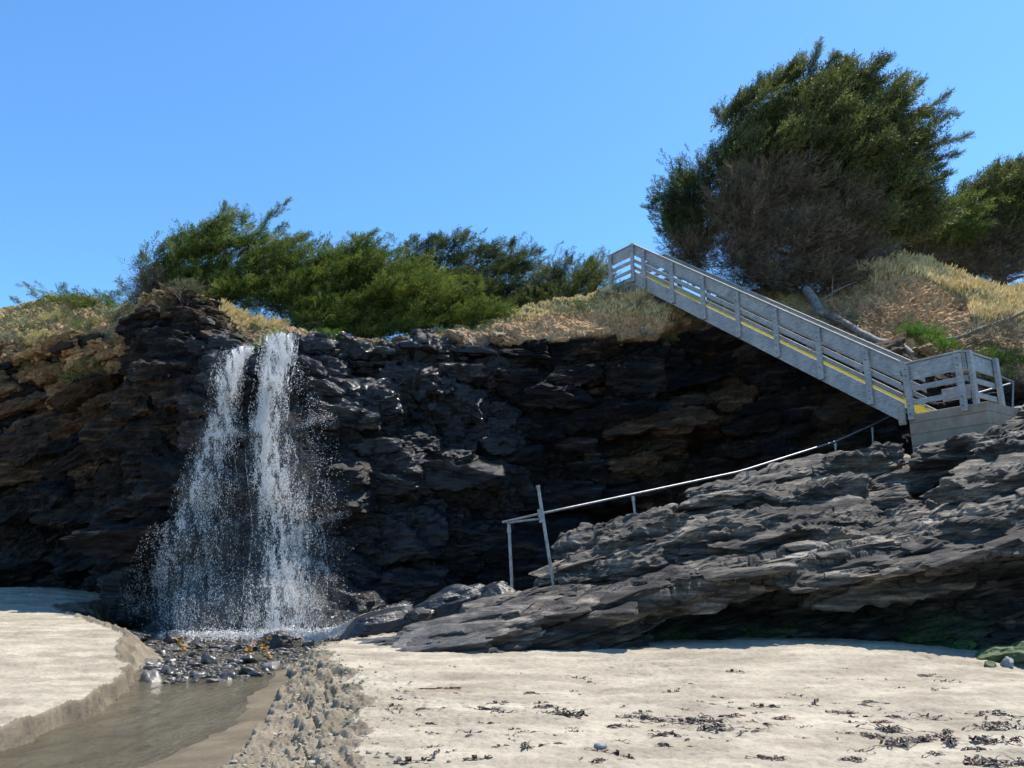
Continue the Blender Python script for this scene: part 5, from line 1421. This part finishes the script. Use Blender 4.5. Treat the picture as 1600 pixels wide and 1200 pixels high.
KL = ["small dark kelp clump farthest left on the open sand", "small kelp clump on the sand, upper left neighbour of the wide middle tangle", "wide dark kelp tangle in the middle of the sand, left of the stone's right side",
      "dark kelp clump right of the wide middle tangle", "small kelp clump tucked below and right of its middle neighbour", "spread-out kelp tangle left of the small red-brown weed", "loose kelp tangle just below the one beside the red weed",
      "small thin kelp scrap lying lowest in the middle group", "kelp clump lying highest of the right-hand ones, alone on pale sand", "compact dark kelp clump just below the rusty red weed scrap", "small kelp scrap at the left end of the dense right-hand patch",
      "large dark kelp heap at the lower left of the right-hand patch", "dark kelp clump in the centre of the right-hand patch", "long dark kelp tangle right of the centre of the right-hand patch", "spiky kelp tangle near the right edge, upper one of a stacked pair",
      "large kelp tangle near the right edge, lower one of a stacked pair", "flat kelp scrap between the stacked pair and the bottom heaps", "big kelp heap at the bottom edge right of centre", "biggest kelp heap in the bottom right corner with an amber blade",
      "small kelp scrap left of the flat scrap at lower right", "thin kelp strand at the bottom edge left of the right-hand patch", "kelp strand at the bottom edge under the right-hand patch", "small kelp clump topmost near the right edge", "small kelp clump above the centre of the right-hand patch"]
for i, (px, py, s, k) in enumerate(BIG):
    X, Y, z = sand_pt(px, py)
    o = bpy.data.objects.new("kelp_clump", KM[k]); COL.objects.link(o); o.location = (X, Y, z - .005); o.scale = (s * .72, s * .5, s * .55); o.rotation_euler = (0, 0, .4 * g.normal())
    o["label"] = KL[i]; o["category"] = "kelp"; o["group"] = "dark kelp clumps washed up on the sand"
for i in range(150):
    px = 560 + 1030 * g.random(); py = 1040 + 155 * g.random() ** .9 if i > 60 else 1095 + 60 * g.random()
    X, Y, z = sand_pt(px, py)
    o = bpy.data.objects.new("kelp_shred", KT[g.integers(4)]); COL.objects.link(o); o.location = (X, Y, z - .004); s = .35 + .6 * g.random() ** 2; o.scale = (s * 1.2, s * .6, s * .6); o.rotation_euler = (0, 0, .6 * g.normal())
    tag(o, "thin shred of dried dark kelp scattered on the sand", "kelp", "kelp shreds scattered over the beach")
for px, py, lab in ((1227, 1123, "small red-brown weed clump left of a second red one on the sand"), (1382, 1128, "small rusty red weed scrap above the dark kelp at lower right"), (1150, 1120, "reddish weed scrap at the right end of the middle kelp line"), (703, 1077, "long thin reddish weed strand on the sand left of the middle")):
    X, Y, z = sand_pt(px, py)
    o = bpy.data.objects.new("red_weed", KR); COL.objects.link(o); o.location = (X, Y, z); o.scale = (.8, .8, .8) if px > 800 else (2.6, .5, .4); tag(o, lab, "seaweed"); o.scale[2] = .3
def stone(px, py, s, mat, lab, sink=.3):
    X, Y, z = sand_pt(px, py); V, f = lump(s, s * .7, s * .5, 7, 20, .15, False)
    o = link("stone", mesh_np(V, f, M[mat], True), loc=(X, Y, z + s * .2)); tag(o, lab, "stone")
stone(938, 1168, .055, 'limestone', "lone smooth bluish-grey stone on the open sand")
for px, py, h, lab in ((415, 1022, .45, "upright amber kelp stalk beside the large boulder"), (389, 1022, .28, "shorter amber kelp stalk left of the taller one"), (282, 1008, .3, "amber kelp frond among the cobbles at left")):
    Y = 17.2 if px > 300 else 18.6; b = at(px, py + 10, Y); gg = np.random.default_rng(px); mb = MB()
    P = b + np.array([[.05 * math.sin(i), 0, h * i / 7] for i in range(8)]); mb.tube(P, np.linspace(.022, .008, 8), 6)
    for i in range(16):
        q = P[1 + i % 7]; a = 6.28 * gg.random(); e = q + np.array([math.cos(a) * .12, math.sin(a) * .12, .05 * gg.normal()]); s = np.array([0, 0, .028]) + .015 * gg.normal(size=3)
        mb.add(np.array([q - s * .3, (q + e) / 2 - s, e, (q + e) / 2 + s]), [(0, 1, 2, 3)])
    root = empty("kelp_frond", b, lab, "kelp"); mb.build("blades", M['amber'], root)
X, Y, z = sand_pt(85, 958)
o = bpy.data.objects.new("kelp_pile", kelp_mesh(33, M['amber'], .9, 60)); COL.objects.link(o); o.location = (X, Y, z + .03); tag(o, "heap of amber-brown kelp on the sand by the left boulders", "kelp")
